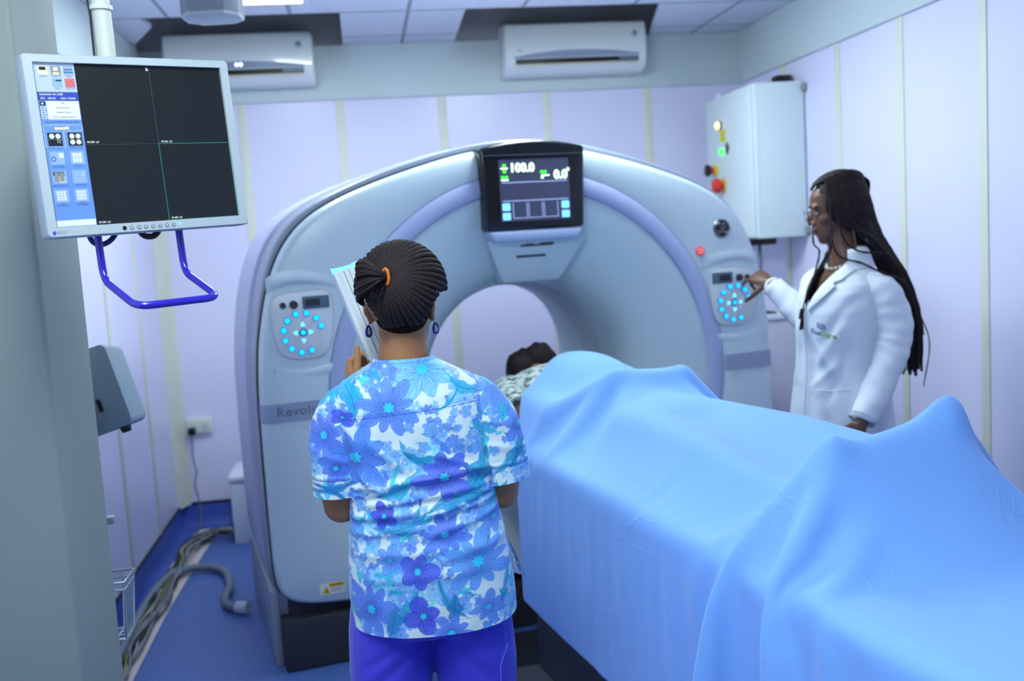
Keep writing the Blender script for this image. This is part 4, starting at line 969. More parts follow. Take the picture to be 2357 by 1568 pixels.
b.tube([(-.186, .010, 1.0), (-.180, .055, 1.08), (-.160, .088, 1.17), (-.142, .098, 1.234)], [.042, .040, .032, .025], 16)
b.tube([(.186, .010, 1.0), (.165, .10, 1.01), (.11, .19, 1.04), (.07, .22, 1.06)], [.042, .041, .031, .025], 16)
LT = hand_shapes(b, (-.141, .100, 1.238), (-.12, .60, .62), (.95, .15, .10), (.05, -.55, .85), [(1.15, 1.35, .7), (1.2, 1.35, .7), (1.2, 1.35, .7), (1.25, 1.35, .7)],
                 thumb=(Vector((.10, -.05, .95)), Vector((.14, .12, .95)), Vector((.02, .16, .95))), size=.94)
hand_shapes(b, (.062, .224, 1.064), (-.80, .42, .35), (-.1, -.5, .85), (-.3, .2, .9), [(.5, .7, .5)]*4)
me = remesh(b, .0042, 4, 'nurse_body'); face_dent(me, HM)
NB = link('body', me, M_skin1, NU, 180)
face_parts(HM, NU, M_skin1)
# --- trousers
M_tr = mat('trouser_violet', (66, 62, 214), 0.6, var=.05, scale=6, bump=.12, bscale=9, sheen=.2)
t = MB()
t.loft([ell_ring(1.0, .150, .104), ell_ring(.92, .170, .122), ell_ring(.84, .178, .130, .008, -.006), ell_ring(.76, .182, .130, .009, -.004), ell_ring(.70, .186, .124, .006)])
for s in (-1, 1):
    t.loft([ell_ring(z, w_, d_, s*cx, 0, 24) for z, w_, d_, cx in ((.80, .092, .116, .086), (.70, .097, .112, .096), (.60, .098, .104, .100), (.46, .088, .09, .102), (.30, .080, .080, .102), (.12, .078, .078, .102), (.06, .078, .078, .102))])
tm = remesh(t, .006, 4, 'trousers'); a_ = get_co(tm)
n_ = np.stack([np.zeros(len(a_)), -np.sign(a_[:, 1]), np.zeros(len(a_))], 1)
def ridge(a, b_, x0, z0, x1, z1, w_, amp):
    d = np.array([x1-x0, z1-z0]); L = np.hypot(*d); d /= L; u = (a-x0)*d[0]+(b_-z0)*d[1]; v = -(a-x0)*d[1]+(b_-z0)*d[0]
    return amp*np.exp(-(v/w_)**2)*np.exp(-np.clip(np.maximum(-u, u-L), 0, None)**2/(.02**2))
hgt = np.zeros(len(a_))
for r_ in ((.02, .69, .12, .60, .012, .005), (.03, .68, .16, .66, .012, .004), (-.03, .68, -.13, .60, .012, .005), (-.06, .70, -.15, .64, .010, .004), (.02, .70, .05, .50, .014, .006), (-.02, .70, -.05, .5, .014, .006), (.165, .72, .17, .5, .004, -.003)):
    hgt += ridge(a_[:, 0], a_[:, 2], *r_)
set_co(tm, a_+n_*hgt[:, None]); TR = link('trousers', tm, M_tr, NU, 180)
MB().tube([(.172, -.085, .665), (.150, -.104, .62), (.148, -.103, .50)], .0012, 5).build('pocket_seam', mat('seam_violet', (110, 112, 230), 0.6), TR, 60)
for s in (-1, 1):
    sh = MB().loft([[(s*.098+x*k_, y, z) for x, z in ((-.05, 0), (.05, 0), (.046, .03), (.028, h_), (-.028, h_), (-.046, .03))] for y, k_, h_ in ((-.085, .6, .05), (-.07, .85, .085), (0, 1, .095), (.07, 1.0, .075), (.13, .95, .055), (.168, .5, .035))])
    sh.build('shoe', mat('shoe_white', (210, 214, 220), 0.5), NU, 50)
# --- the printed top: a fine grid whose vertices carry the print
ZS = [.735, .76, .80, .86, .92, .98, 1.03, 1.08, 1.14, 1.19, 1.225, 1.25, 1.27, 1.287, 1.302, 1.315, 1.326, 1.333]
WS = [.193, .1925, .192, .188, .181, .173, .169, .170, .174, .178, .180, .178, .167, .147, .119, .092, .072, .066]
DS = [.150, .149, .148, .144, .136, .126, .120, .118, .118, .114, .108, .100, .091, .083, .076, .070, .066, .064]
CX = [.012, .012, .010, .008, .006, .004, .002, -.002, -.005, -.008, -.010, -.012, -.014, -.016, -.018, -.019, -.020, -.020]
def torso(th, z):
    w_ = np.interp(z, ZS, WS); d_ = np.interp(z, ZS, DS); c = np.interp(z, ZS, CX); p = 2/2.35
    x = c+w_*np.sign(np.cos(th))*np.abs(np.cos(th))**p; y = d_*np.sign(np.sin(th))*np.abs(np.sin(th))**p
    return x, y-.004
nz_ = 360
zz = np.concatenate([np.linspace(.735, 1.27, 350), np.linspace(1.2715, 1.333, 100)])
th = np.concatenate([np.linspace(-PI*1.06, PI*.06, 430, endpoint=False), np.linspace(PI*.06, PI*.94, 70, endpoint=False)])
T_, Z_ = np.meshgrid(th, zz); X_, Y_ = torso(T_, Z_)
Z0 = Z_.copy()
Z_ = Z_-.012*np.clip((1.30-Z_)/.5, 0, 1)*0+.010*(Y_/.15)*np.clip((.95-Z_)/.2, 0, 1)      # hem hangs a touch lower at the back
Z_ = Z_+.012*np.clip((Z_-1.29)/.04, 0, 1)*np.where(Y_ < 0, .2, -1.6)                       # collar dips in front
back = np.clip(-np.sin(T_)*1.6, 0, 1)
H = np.zeros_like(Z_)
for r_ in ((-.14, 1.055, .02, 1.075, .010, .005), (.0, 1.072, .15, 1.085, .012, .005), (-.11, 1.02, .14, 1.045, .010, .0045), (-.15, .99, .05, 1.005, .011, .005), (.0, .985, .16, 1.035, .010, .005), (-.16, .955, .0, .965, .010, .004), (.02, .95, .16, .985, .011, .0045),
           (-.15, .91, .10, .918, .012, .003), (.04, .895, .17, .92, .012, .003), (-.12, .86, .12, .868, .014, .0025), (.08, 1.19, .135, 1.09, .014, .006), (.135, 1.09, .16, 1.06, .010, .005), (-.15, 1.19, -.12, 1.08, .012, .006), (-.12, 1.08, -.10, 1.06, .010, .004),
           (.05, 1.12, .13, 1.08, .009, .003), (-.10, 1.15, -.02, 1.09, .012, .003), (-.16, 1.03, -.08, 1.05, .008, .003), (.10, 1.0, .17, 1.015, .008, .004), (-.17, .80, -.12, .95, .02, .003), (.17, .8, .13, .93, .02, .003)):
    H += ridge(X_, Z0, *r_)
H = 1.7*H*back+.0016*noise2(X_, Z0, 9, 4)
H -= .006*np.exp(-(X_/.025)**2)*back*np.clip((1.2-Z0)/.1, 0, 1)*np.clip((Z0-.9)/.1, 0, 1)
nx_, ny_ = np.cos(T_)*.8, np.sin(T_)
X_ += nx_*H; Y_ += ny_*H
# print coordinates: arc length round the body, height up the body
AR = np.where(np.sin(T_) < .2, X_*1.0+np.sign(np.cos(T_))*np.clip(Y_+.05, 0, None)*.9, X_+.7)
def sleeve(s):
    P = catmull([(s*.10-.012, -.002, 1.230), (s*.145-.009, -.004, 1.218), (s*.174-.004, -.010, 1.168), (s*.184, -.012, 1.10), (s*.187, -.008, 1.035)], 24)
    n_ = len(P); R_ = np.interp(np.linspace(0, 1, n_), [0, .12, .3, .55, .85, 1], [.048, .058, .0635, .0635, .0605, .0625])
    P = np.vstack([P, P[-1], P[-1]+(0, 0, .02)]); R_ = np.concatenate([R_, [.056, .052]]); n_ = len(P)
    m = MB(); ns = 240
    T2 = np.gradient(P, axis=0); T2 /= np.linalg.norm(T2, axis=1)[:, None]+1e-9; T2[-2:] = T2[-4]
    V = []
    for i in range(n_):
        yv = np.array([0, 1.0, 0]); t2 = T2[i]; yv = yv-t2*(yv@t2); yv /= np.linalg.norm(yv); xv = np.cross(yv, t2)*1.0
        ang = np.linspace(0, 2*PI, ns, endpoint=False)
        fold = .0035*np.sin(ang*3+i*.05)*min(1, i/60)+.003*np.exp(-((i-n_*.45-8*np.sin(ang*2))/3.5)**2)+.003*np.exp(-((i-n_*.62+7*np.sin(ang*1.0+1))/3.0)**2)
        cuff = .0018 if (n_-22 < i < n_-2) else 0
        r = R_[i]+fold*(np.linspace(0, 1, n_)[i] > .2)+cuff
        V.append(P[i]+xv*np.outer(np.cos(ang), r if np.isscalar(r) else np.ones(1)).reshape(-1, 1)*0+np.outer(np.cos(ang)*r, xv)+np.outer(np.sin(ang)*r, yv))
    V = np.array(V); return V
def quads(nr, nc, off): return [(off+i*nc+k, off+i*nc+(k+1) % nc, off+(i+1)*nc+(k+1) % nc, off+(i+1)*nc+k) for i in range(nr-1) for k in range(nc)]
# resample sleeves finely along their length
def fine(V, m_):
    n_ = V.shape[0]; t_ = np.linspace(0, n_-1, m_); i = np.minimum(t_.astype(int), n_-2); f = (t_-i)[:, None, None]; return V[i]*(1-f)+V[i+1]*f
SV = [fine(sleeve(s), 190) for s in (-1, 1)]
VV = [np.stack([X_, Y_, Z_], 2).reshape(-1, 3)]+[v.reshape(-1, 3) for v in SV]
FF = quads(*Z_.shape, 0); off = Z_.size
for v in SV: FF += quads(v.shape[0], v.shape[1], off); off += v.shape[0]*v.shape[1]
A_ = [AR.ravel()]; B_ = [Z0.ravel()]
for s, v in zip((-1, 1), SV):
    x, y, z = v[..., 0], v[..., 1], v[..., 2]
    A_.append((x+s*np.clip(y+.03, 0, None)*.9).ravel()+s*.001); B_.append(z.ravel())
A = np.concatenate(A_); B2 = np.concatenate(B_)
C = np.tile(np.array(lin((222, 236, 244))), (len(A), 1))
def over(mask, rgb, alpha=1.0):
    al = (mask*alpha)[:, None]; C[:] = C*(1-al)+np.array(lin(rgb))*al
def px(x, y): return (x-955)*.000965, 1.335-(y-835)*.000950
rs = np.random.RandomState(11)
PAL = [(126, 164, 246), (140, 184, 250), (108, 148, 242), (158, 198, 250), (92, 126, 234)]
def near(cx, cy, R): return np.nonzero((np.abs(A-cx) < R) & (np.abs(B2-cy) < R))[0]
def layer(ix, m, rgb, alpha=1.0):
    al = (m*alpha)[:, None]; C[ix] = C[ix]*(1-al)+np.array(lin(rgb))*al
def sm(x, e): return np.clip(.5-x/(2*e), 0, 1)              # soft inside test (negative = inside)
def blossom(cx, cy, R, rgb):
    ix = near(cx, cy, R*1.3)
    if not len(ix): return
    u, v = A[ix]-cx, B2[ix]-cy; rot = rs.rand()*6; npet = rs.choice((4, 5, 5)); r = np.hypot(u, v); t_ = np.arctan2(v, u)+rot
    rp = R*(.52+.48*np.abs(np.cos(npet/2*t_))**.7)*(1+.12*np.sin(3*t_+rot)); e = .0012
    layer(ix, sm(r-rp, e), rgb, .88); layer(ix, sm(np.abs(r-rp+.0012)-.0006, .0008)*(noise2(u, v, 40, 3) > .0), tuple(int(c*.72) for c in rgb), .6)
    layer(ix, sm(r-R*.22, e), rs.permutation([(226, 242, 250), (60, 190, 236), (104, 124, 220)])[0].tolist(), .8)
def leaf(cx, cy, L, w_, rot, bend, rgb, alpha=.9):
    ix = near(cx, cy, L*1.1)
    if not len(ix): return
    u, v = A[ix]-cx, B2[ix]-cy; x = (u*math.cos(rot)+v*math.sin(rot))/L; y = (-u*math.sin(rot)+v*math.cos(rot))/L
    y = y-bend*(x*x-.3); hw = w_*(1-np.clip(np.abs(x), 0, 1)**1.6)*(1+.25*np.sin(9*x+bend*7))
    m = sm((np.abs(y)-hw)*L, .0012)*(np.abs(x) < 1); layer(ix, m, rgb, alpha)
    st_ = (noise2(x*1.2, y*6, 2.2, int(abs(cx)*1000) % 97) > .15)*m; layer(ix, st_, tuple(int(c*.78) for c in rgb), .55)
    layer(ix, m*(np.abs(y) < .02), tuple(int(c*.6) for c in rgb), .5)
def bigflower(cx, cy, R, npet, rot, fill, edge, sq=1.0, t0=None, t1=None):
    ix = near(cx, cy, R*1.25)
    u, v = A[ix]-cx, (B2[ix]-cy)/sq; r = np.hypot(u, v); t_ = np.arctan2(v, u)
    k = np.floor((t_-rot)/(2*PI/npet)+.5); pt = (t_-rot)-k*(2*PI/npet)              # angle from the petal's own axis
    vary = 1+.16*np.sin(k*2.3+cx*90)
    half_w = PI/npet*.98; q = np.clip(np.abs(pt)/half_w, 0, 1)
    rp = R*vary*(.60+.40*(1-q**1.6)); ok = np.ones(len(ix))
    if t0 is not None: ok = ((t_ > t0) & (t_ < t1)).astype(float)
    m = sm(r-rp, .0012)*ok
    layer(ix, m, fill, .93)
    layer(ix, m*np.clip(1-r/(R*.55), 0, 1), tuple(int(c*.74) for c in edge), .5)
    layer(ix, m*(noise2(pt*3, r/R, 1.6, int(abs(cy)*1000) % 89) > .25), tuple(min(255, int(c*1.12)) for c in fill), .6)
    vein = np.minimum(np.abs(np.abs(pt)-half_w*.42), np.abs(pt))*r
    layer(ix, m*sm(vein-.0005, .0007)*(r < rp*.82)*(r > R*.15), edge, .55)
    layer(ix, sm(np.abs(r-rp+.0008)-.0007, .0008)*ok*(noise2(u, v, 25, 8) > -.25), edge, .85)
    layer(ix, m*(q > .93)*(r < rp), edge, .6)
    c_ = sm(r-R*.16*(1+.25*np.sin(7*t_)), .0012); layer(ix, c_, (40, 190, 240), .95); layer(ix, sm(np.abs(r-R*.2)-.0015, .001)*(np.sin(11*t_) > .55), edge, .8)
# watercolour ground: clusters of small blossoms, then leaves, then the large flowers where they fall on the back
for i in range(84):
    cx, cy = rs.uniform(-.29, .29), rs.uniform(.73, 1.33)
    leaf(cx, cy, rs.uniform(.022, .05), rs.uniform(.16, .32), rs.rand()*6.28, rs.uniform(-.5, .5), [(56, 190, 242), (76, 208, 246), (48, 166, 228), (44, 150, 220), (140, 224, 250)][rs.randint(5)])
for i in range(150):
    cx, cy = rs.uniform(-.29, .29), rs.uniform(.73, 1.34)
    for j in range(rs.randint(3, 8)): blossom(cx+rs.normal(0, .020), cy+rs.normal(0, .018), rs.uniform(.008, .018), PAL[rs.randint(5)])
for i in range(30): leaf(rs.uniform(-.28, .28), rs.uniform(.73, 1.33), rs.uniform(.010, .022), .3, rs.rand()*6.28, rs.uniform(-.5, .5), [(30, 168, 232), (70, 90, 214), (60, 200, 238)][rs.randint(3)])
for (x, y, L, w_, rot, bd_, c_) in ((800, 905, 62, .34, 2.0, .3, (38, 166, 238)), (770, 890, 40, .4, 1.2, -.3, (46, 178, 240)), (1075, 905, 60, .2, -.35, .45, (38, 168, 238)), (1030, 935, 48, .1, .7, .3, (46, 176, 236)), (985, 1072, 75, .24, -.18, .35, (30, 150, 218)), (1090, 1110, 60, .45, 1.1, .1, (34, 150, 214)), (1040, 1165, 80, .25, .15, -.25, (36, 140, 206)),
                                  (900, 1130, 55, .3, .5, .3, (52, 160, 224)), (905, 1215, 70, .18, .25, .3, (44, 140, 214)), (860, 1200, 45, .28, -.4, .2, (60, 170, 226)), (905, 1400, 50, .3, .9, .2, (46, 160, 220)), (1000, 1390, 60, .13, -1.0, .3, (44, 150, 214)), (1010, 1410, 35, .5, 1.4, .1, (32, 130, 204)), (870, 1425, 40, .5, 1.4, .1, (44, 130, 212)), (860, 1320, 30, .4, .3, .2, (56, 178, 232)),
                                  (1125, 1180, 50, .25, .7, .2, (48, 164, 226)), (1110, 1010, 35, .4, -.5, .2, (42, 172, 236)), (735, 900, 45, .5, 1.2, .1, (36, 160, 232)), (760, 1125, 70, .12, .2, .2, (50, 130, 214)), (1170, 1085, 60, .2, .9, .2, (44, 160, 224)), (1190, 1075, 50, .16, 1.1, .1, (36, 140, 210)), (1160, 965, 40, .35, 1.5, .2, (44, 176, 236)), (745, 1135, 50, .15, 2.6, .2, (38, 120, 214))):
    cx, cy = px(x, y); leaf(cx, cy, L*.00096, w_, rot, bd_, c_)
D_ = (44, 56, 178)
for (x, y, R, n_, rot, f_, e_, sq) in ((975, 862, 78, 8, .3, (128, 186, 248), (74, 118, 214), .85), (893, 940, 70, 9, .9, (96, 132, 240), D_, .95), (1146, 905, 60, 10, .2, (116, 152, 242), (56, 72, 184), 1.3), (808, 1052, 80, 9, .5, (88, 130, 238), (52, 80, 196), .9), (1008, 1110, 68, 8, .1, (92, 104, 228), (48, 50, 176), .85),
                                  (1000, 1242, 58, 9, .4, (92, 122, 236), (50, 58, 186), .8), (1072, 1312, 82, 10, .15, (104, 152, 244), (62, 92, 206), .8), (932, 1318, 46, 5, 1.2, (88, 96, 226), (46, 48, 178), 1.0), (938, 1418, 46, 4, .3, (82, 82, 222), (46, 44, 170), .9), (820, 1405, 52, 9, .2, (98, 128, 236), (58, 72, 190), 1.2), (738, 1000, 48, 8, .2, (98, 122, 236), (54, 60, 186), 1.2),
                                  (1000, 1462, 50, 8, .5, (100, 130, 238), (50, 60, 186), .8), (865, 1190, 32, 5, .6, (72, 74, 214), (44, 44, 168), 1.0), (785, 960, 34, 4, .6, (76, 82, 220), (46, 46, 172), .6), (1195, 1010, 40, 7, .4, (104, 138, 240), (56, 70, 190), 1.1), (760, 1080, 38, 7, .7, (100, 126, 236), (56, 70, 190), 1.0), (1120, 1225, 40, 7, .3, (110, 152, 242), (60, 84, 200), .9), (870, 1290, 36, 6, .2, (112, 150, 242), (62, 84, 200), .9), (1090, 1420, 44, 7, .5, (104, 140, 240), (58, 78, 196), .8)):
    cx, cy = px(x, y); bigflower(cx, cy, R*.00096, n_, rot, f_, e_, sq)
S_ = (1-C.min(1)/np.maximum(C.max(1), 1e-4)); C[:, 1] *= 1+.22*S_; C[:, 0] *= 1-.12*S_; C[:] = np.clip(C, 0, 1)
# stitching: yoke seam, hem, neck binding, armholes
nt_ = Z_.size; At, Bt = A[:nt_], B2[:nt_]; bk = (np.sin(T_).ravel() < .2)
zy = 1.222+.012*(At/.17)
for dz_, al in ((0, .8), (.0055, .35)): C[:nt_] = np.where((bk & (np.abs(Bt-zy-dz_) < .0011))[:, None], C[:nt_]*(1-al)+np.array(lin((54, 84, 196)))*al, C[:nt_])
C[:nt_] = np.where((np.abs(Bt-.766) < .0010)[:, None], C[:nt_]*.45+np.array(lin((70, 110, 190)))*.55, C[:nt_])
C[:nt_] = np.where((np.abs(Bt-1.3255) < .0006)[:, None], C[:nt_]*.3+np.array(lin((50, 90, 190)))*.7, C[:nt_])
o_ = nt_
for v in SV:
    n_, c_ = v.shape[:2]; I_ = np.repeat(np.arange(n_), c_); sl = slice(o_, o_+n_*c_)
    C[sl] = np.where(((np.abs(I_-n_*.815) < 1.2))[:, None], C[sl]*.4+np.array(lin((50, 90, 180)))*.6, C[sl]); o_ += n_*c_
me = bpy.data.meshes.new('scrub_top'); me.from_pydata(np.concatenate(VV).tolist(), [], FF); me.update(); set_col(me, C)
def printed():
    m = bpy.data.materials.new('floral_cotton'); m.use_nodes = True; N = m.node_tree.nodes; L = m.node_tree.links; b_ = N['Principled BSDF']
    b_.inputs['Roughness'].default_value = .55; b_.inputs['Sheen Weight'].default_value = .15; b_.inputs['Specular IOR Level'].default_value = .35
    at = N.new('ShaderNodeVertexColor'); at.layer_name = 'Col'; L.new(at.outputs[0], b_.inputs['Base Color'])
    tc = N.new('ShaderNodeTexCoord'); nz = N.new('ShaderNodeTexNoise'); nz.inputs['Scale'].default_value = 900; L.new(tc.outputs['Object'], nz.inputs['Vector'])
    bp = N.new('ShaderNodeBump'); bp.inputs['Strength'].default_value = .08; bp.inputs['Distance'].default_value = .002; L.new(nz.outputs[0], bp.inputs['Height']); L.new(bp.outputs[0], b_.inputs['Normal'])
    return m
M_print = printed()
TOP = link('scrub_top', me, M_print, NU, 180)
# front panel of the top flaring out at the side slit
fl = MB(); P = [((.186, .03, .90), (.190, .10, .90)), ((.205, .02, .86), (.20, .10, .85)), ((.222, .015, .82), (.212, .10, .80)), ((.232, .01, .785), (.216, .10, .765))]
G_ = 26; Vs = []
for i in range(G_+1):
    t_ = i/G_*3; k = min(2, int(t_)); f_ = t_-k
    a0 = Vector(P[k][0])*(1-f_)+Vector(P[k+1][0])*f_; a1 = Vector(P[k][1])*(1-f_)+Vector(P[k+1][1])*f_
    for j in range(13): Vs.append(a0*(1-j/12)+a1*(j/12))
fl.add(Vs, [(i*13+j, i*13+j+1, i*13+j+14, i*13+j+13) for i in range(G_) for j in range(12)])
fm = fl.mesh('front_flap', True, 0); fa = get_co(fm)
cf = np.tile(np.array(lin((224, 240, 250))), (len(fa), 1)); nn = noise2(fa[:, 1], fa[:, 2], 22, 5); cf[nn > .05] = lin((96, 132, 236)); cf[nn > .3] = lin((48, 150, 222)); cf[nn < -.45] = lin((70, 84, 214)); set_col(fm, cf)
link('front_flap', fm, M_print, TOP, 180)
# --- braided hair gathered to one point at the back of the head
HC = Vector((-.014, .004, 1.492)); HR = Vector((.097, .112, .100))
def on_cap(v, k=1.0): n_ = Vector((v.x*HR.x, v.y*HR.y, v.z*HR.z)); return HC+n_*k
B0 = Vector((-.26, -.90, .30)).normalized()
ex = B0.cross(Vector((0, 0, 1))).normalized(); ey = ex.cross(B0).normalized()
if ex.x < 0: ex = -ex
hair = MB(); hr = random.Random(3)
def hair_limit(q): return 1.412+.072*max(0, min(1, (abs(q.x+.014)-.042)/.03))*max(0, min(1, (q.y+.10)/.04))
for k in range(46):
    phi = 2*PI*k/46+hr.uniform(-.02, .02); dv = ex*math.cos(phi)+ey*math.sin(phi); pts = []; rad = []
    for j in range(64):
        an = .10+j*.042
        v = B0*math.cos(an)+dv*math.sin(an); lift = 1.0+.035*math.sin(min(1, an/1.2)*PI*.5)
        q = on_cap(v, lift); q.z -= .0
        if q.z < hair_limit(q) or q.y > .078: break
        pts.append(q)
    if len(pts) < 4: continue
    pts = catmull(pts, 3); base = .0066; ph_ = hr.uniform(0, 6.28)
    hair.tube(pts, [base*(.55+.45*min(1, i/14))*(1+.09*math.sin(i*1.55+ph_)) for i in range(len(pts))], 8)
# second, under layer filling the gaps and the short hair at the nape
cap = MB().ell((0, 0, 0), (HR.x*.975, HR.y*.975, HR.z*.975), nu=44, nv=34)
keep = [f for f in cap.F if all((cap.V[i][2]+HC.z > hair_limit(HC+Vector(cap.V[i]))-.006) and cap.V[i][1] < .082 for i in f)]
hair.add([HC+Vector(v) for v in cap.V], keep)
nape = MB().ell((0, 0, 0), (.064, .080, .075), nu=30, nv=20)
NAPE = MB().add([Vector((-.016, .004, 1.448))+Vector(v) for v in nape.V], [f for f in nape.F if all(nape.V[i][1] < .01 and -.062 < nape.V[i][2] < .06 for i in f)])
BT = on_cap(B0, 1.03)
for k in range(56):                                            # the gathered ends, folded to the left in a loose bun
    s1, s2 = hr.uniform(-1, 1), hr.uniform(-1, 1)
    pts = [BT, BT+Vector((-.018, -.022+.010*s2, .004+.012*s1)), BT+Vector((-.042, -.014+.010*s2, .006+.030*s1)), BT+Vector((-.060+.006*s2, .014+.010*s2, .000+.038*s1)), BT+Vector((-.066+.005*s1, .045, -.016+.034*s1)), BT+Vector((-.060, .070, -.040+.024*s1))]
    pts = catmull(pts, 7); hair.tube(pts, [.0034*(1+.14*math.sin(i*1.9+k)) for i in range(len(pts))], 6)
for k in range(16):
    s1 = hr.uniform(-1, 1); x0 = -.06+.045*k/15
    pts = [BT+Vector((0, .0, -.004)), BT+Vector((-.016-.02*(k % 3)/2, -.010, -.030)), Vector((x0-.020, -.088+.01*s1, 1.465)), Vector((x0-.010+.006*s1, -.080, 1.432)), Vector((x0+.006*s1, -.070, 1.412))]
    pts = catmull(pts, 8); hair.tube(pts, [.0042*(1+.14*math.sin(i*1.9+k)) for i in range(len(pts))], 6)
HR_O = hair.build('hair', M_hairb, NU, 60, merge=0)
NAPE.build('nape_hair', mat('nape_fuzz', (40, 31, 28), 0.95, var=.5, scale=120, spec=.05, bump=.4, bscale=300), HR_O, 180)
MB().tube([BT+Vector((-.004+.006*math.cos(a), -.006+.010*math.cos(a)*-.4, .017*math.sin(a)-.001)) for a in np.linspace(0, 2*PI, 24, endpoint=False)], .0040, 8, closed=True).build('hair_tie', mat('tie_orange', (226, 120, 40), 0.5), HR_O, 60)
for s in (-1, 1):
    p0 = HM @ Vector((s*.077, -.006, -.036))
    e = MB().ell(p0, (.0026, .0026, .0026), nu=10, nv=6).build('earring_stud', mat('silver', (220, 220, 226), 0.2, metal=1.0), NU, 180)
    loop = [p0+Vector((s*.002+.0070*math.sin(a)*(.55+.45*(1-math.cos(a))/2), .004*math.sin(a), -.017+.012*math.cos(a))) for a in np.linspace(0, 2*PI, 24, endpoint=False)]
    lo = MB().tube(loop, .0026, 8, closed=True).build('earring_drop', mat('earring_violet', (52, 40, 150), 0.25), e, 60)
    MB().ell(p0+Vector((s*.002, 0, -.019)), (.0045, .0015, .008)).build('earring_centre', mat('silver', (220, 220, 226), 0.2, metal=1.0), e, 180)

# ------------------------------------------------------------------ the white panel held up in the left hand
PA = Vector((-.31, .10, .945)).normalized(); PW = Vector((.93, .30, .27)); PW = (PW-PA*PW.dot(PA)).normalized()
PD_ = MB()
PO = Vector((.095, 2.315, 0))+Vector((-.172, .168, 1.525))
PF = frame(PO, PW, PA)                                         # x across, y up, z towards the viewer; origin at the top left corner
PNL = bpy.data.objects.new('handheld_panel', None); COL.objects.link(PNL); PNL.matrix_world = PF
tag(PNL, 'long white tilted panel device held up in the hand of the person in floral top', 'medical device')
M_pan = mat('panel_gloss_white', (222, 234, 240), 0.3, var=.01)
# cross-section (x, z): rounded left limb, a groove, then the chamfered slab
def sect(y, k=1.0): return [(x*k, y, z) for x, z in ((.000, .004), (.003, .014), (.011, .019), (.020, .017), (.026, .020), (.038, .021), (.039, .019), (.056, .021), (.064, .014), (.072, .004), (.072, -.014), (.010, -.014), (.002, -.008))]
MB().loft([sect(-.004, .96), sect(0), sect(-.40), sect(-.405, .96)][::-1]).build('housing', M_pan, PNL, 30)
sc_ = MB(); V = []
for i in range(13):
    a = PI*i/12
    for y, zz_ in ((.018, .0), (-.004, .0)): V.append((.030-.030*math.cos(a)*1.0, y-.010*(i/12.0), .012-.026*math.sin(a)))
sc_.add(V, [(2*i, 2*i+1, 2*i+3, 2*i+2) for i in range(12)]).build('top_scoop', mat('scoop_cyan', (150, 236, 240), 0.3, emit=.25), PNL, 60)
MB().box(.0575, .085, -.385, .012, -.012, -.002, .003).build('screen_back', mat('scoop_cyan', (150, 236, 240), 0.3, emit=.25), PNL)
for x in (.026, .0385): MB().box(x-.0006, x+.0006, -.40, -.001, .018, .0214).build('seam_line', M_seam, PNL)
MB().box(.039, .066, -.0925, -.0915, .010, .0212).build('seam_line', M_seam, PNL)
MB().box(.078, .092, -.098, -.078, -.006, .004, .002).build('clip', M_black, PNL)

# ------------------------------------------------------------------ person in the white lab coat at the right of the scanner
WO = Vector((1.73, 3.49, 0)); WR = math.radians(101.5)
WM = thing('person', 'person in white lab coat with long black braids and glasses, pressing the scanner keypad', 'person', WO, WR)
WMI = (Matrix.Translation(WO) @ Matrix.Rotation(WR, 4, 'Z')).inverted()
HW = Matrix.Translation((.032, -.006, 1.616)) @ Matrix.Rotation(math.radians(-32), 4, 'Z') @ Matrix.Rotation(math.radians(-9), 4, 'X')
b = MB(); head_shapes(b, HW)
b.tube([(0, -.03, 1.36), (.006, -.022, 1.43), (.018, -.016, 1.48), (.028, -.012, 1.56)], [.075, .056, .050, .050], 20)
b.loft([ell_ring(.86, .15, .11), ell_ring(.95, .160, .11), ell_ring(1.08, .125, .088), ell_ring(1.2, .142, .100, 0, .004), ell_ring(1.30, .150, .100), ell_ring(1.36, .135, .08, 0, -.01), ell_ring(1.405, .085, .055, 0, -.02)])
for s in (-1, 1):
    b.ell((s*.062, .085, 1.235), (.058, .040, .056))
    b.tube([(s*.085, 0, .92), (s*.088, .0, .70), (s*.085, .005, .50), (s*.086, -.005, .30), (s*.086, -.008, .13), (s*.086, .0, .08)], [.086, .074, .054, .050, .034, .036], 16)
    b.tube([(s*.086, -.03, .07), (s*.088, .05, .055), (s*.09, .12, .03)], [.034, .034, .024], 12)
b.tube([(.11, -.01, 1.335), (.160, .005, 1.315), (.215, -.035, 1.235), (.25, -.072, 1.15)], [.048, .048, .042, .038], 14)
b.tube([(.25, -.072, 1.15), (.33, -.030, 1.235), (.435, .018, 1.335)], [.038, .036, .024], 14)
b.tube([(-.11, -.03, 1.335), (-.150, -.050, 1.30), (-.182, -.072, 1.23), (-.205, -.045, 1.11)], [.040, .044, .041, .037], 14)
b.tube([(-.205, -.045, 1.11), (-.216, .025, .99), (-.228, .110, .880)], [.037, .034, .024], 14)
hand_shapes(b, (.437, .020, 1.338), (.86, .12, .30), (0, -.55, -.85), (0, .85, -.55), [(.62, .18, .12), (.85, .75, .5), (.95, .95, .6), (1.0, 1.05, .7)],
            thumb=(Vector((.30, .62, -.60)), Vector((.62, .45, -.62)), Vector((.75, .35, -.50))))
hand_shapes(b, (-.228, .118, .868), (.05, .42, -.9), (.95, .0, .05), (0, .9, .42), [(.35, .45, .3)]*4)
me = remesh(b, .0045, 4, 'doctor_body'); face_dent(me, HW); link('body', me, M_skin2, WM, 180)
face_parts(HW, WM, M_skin2)
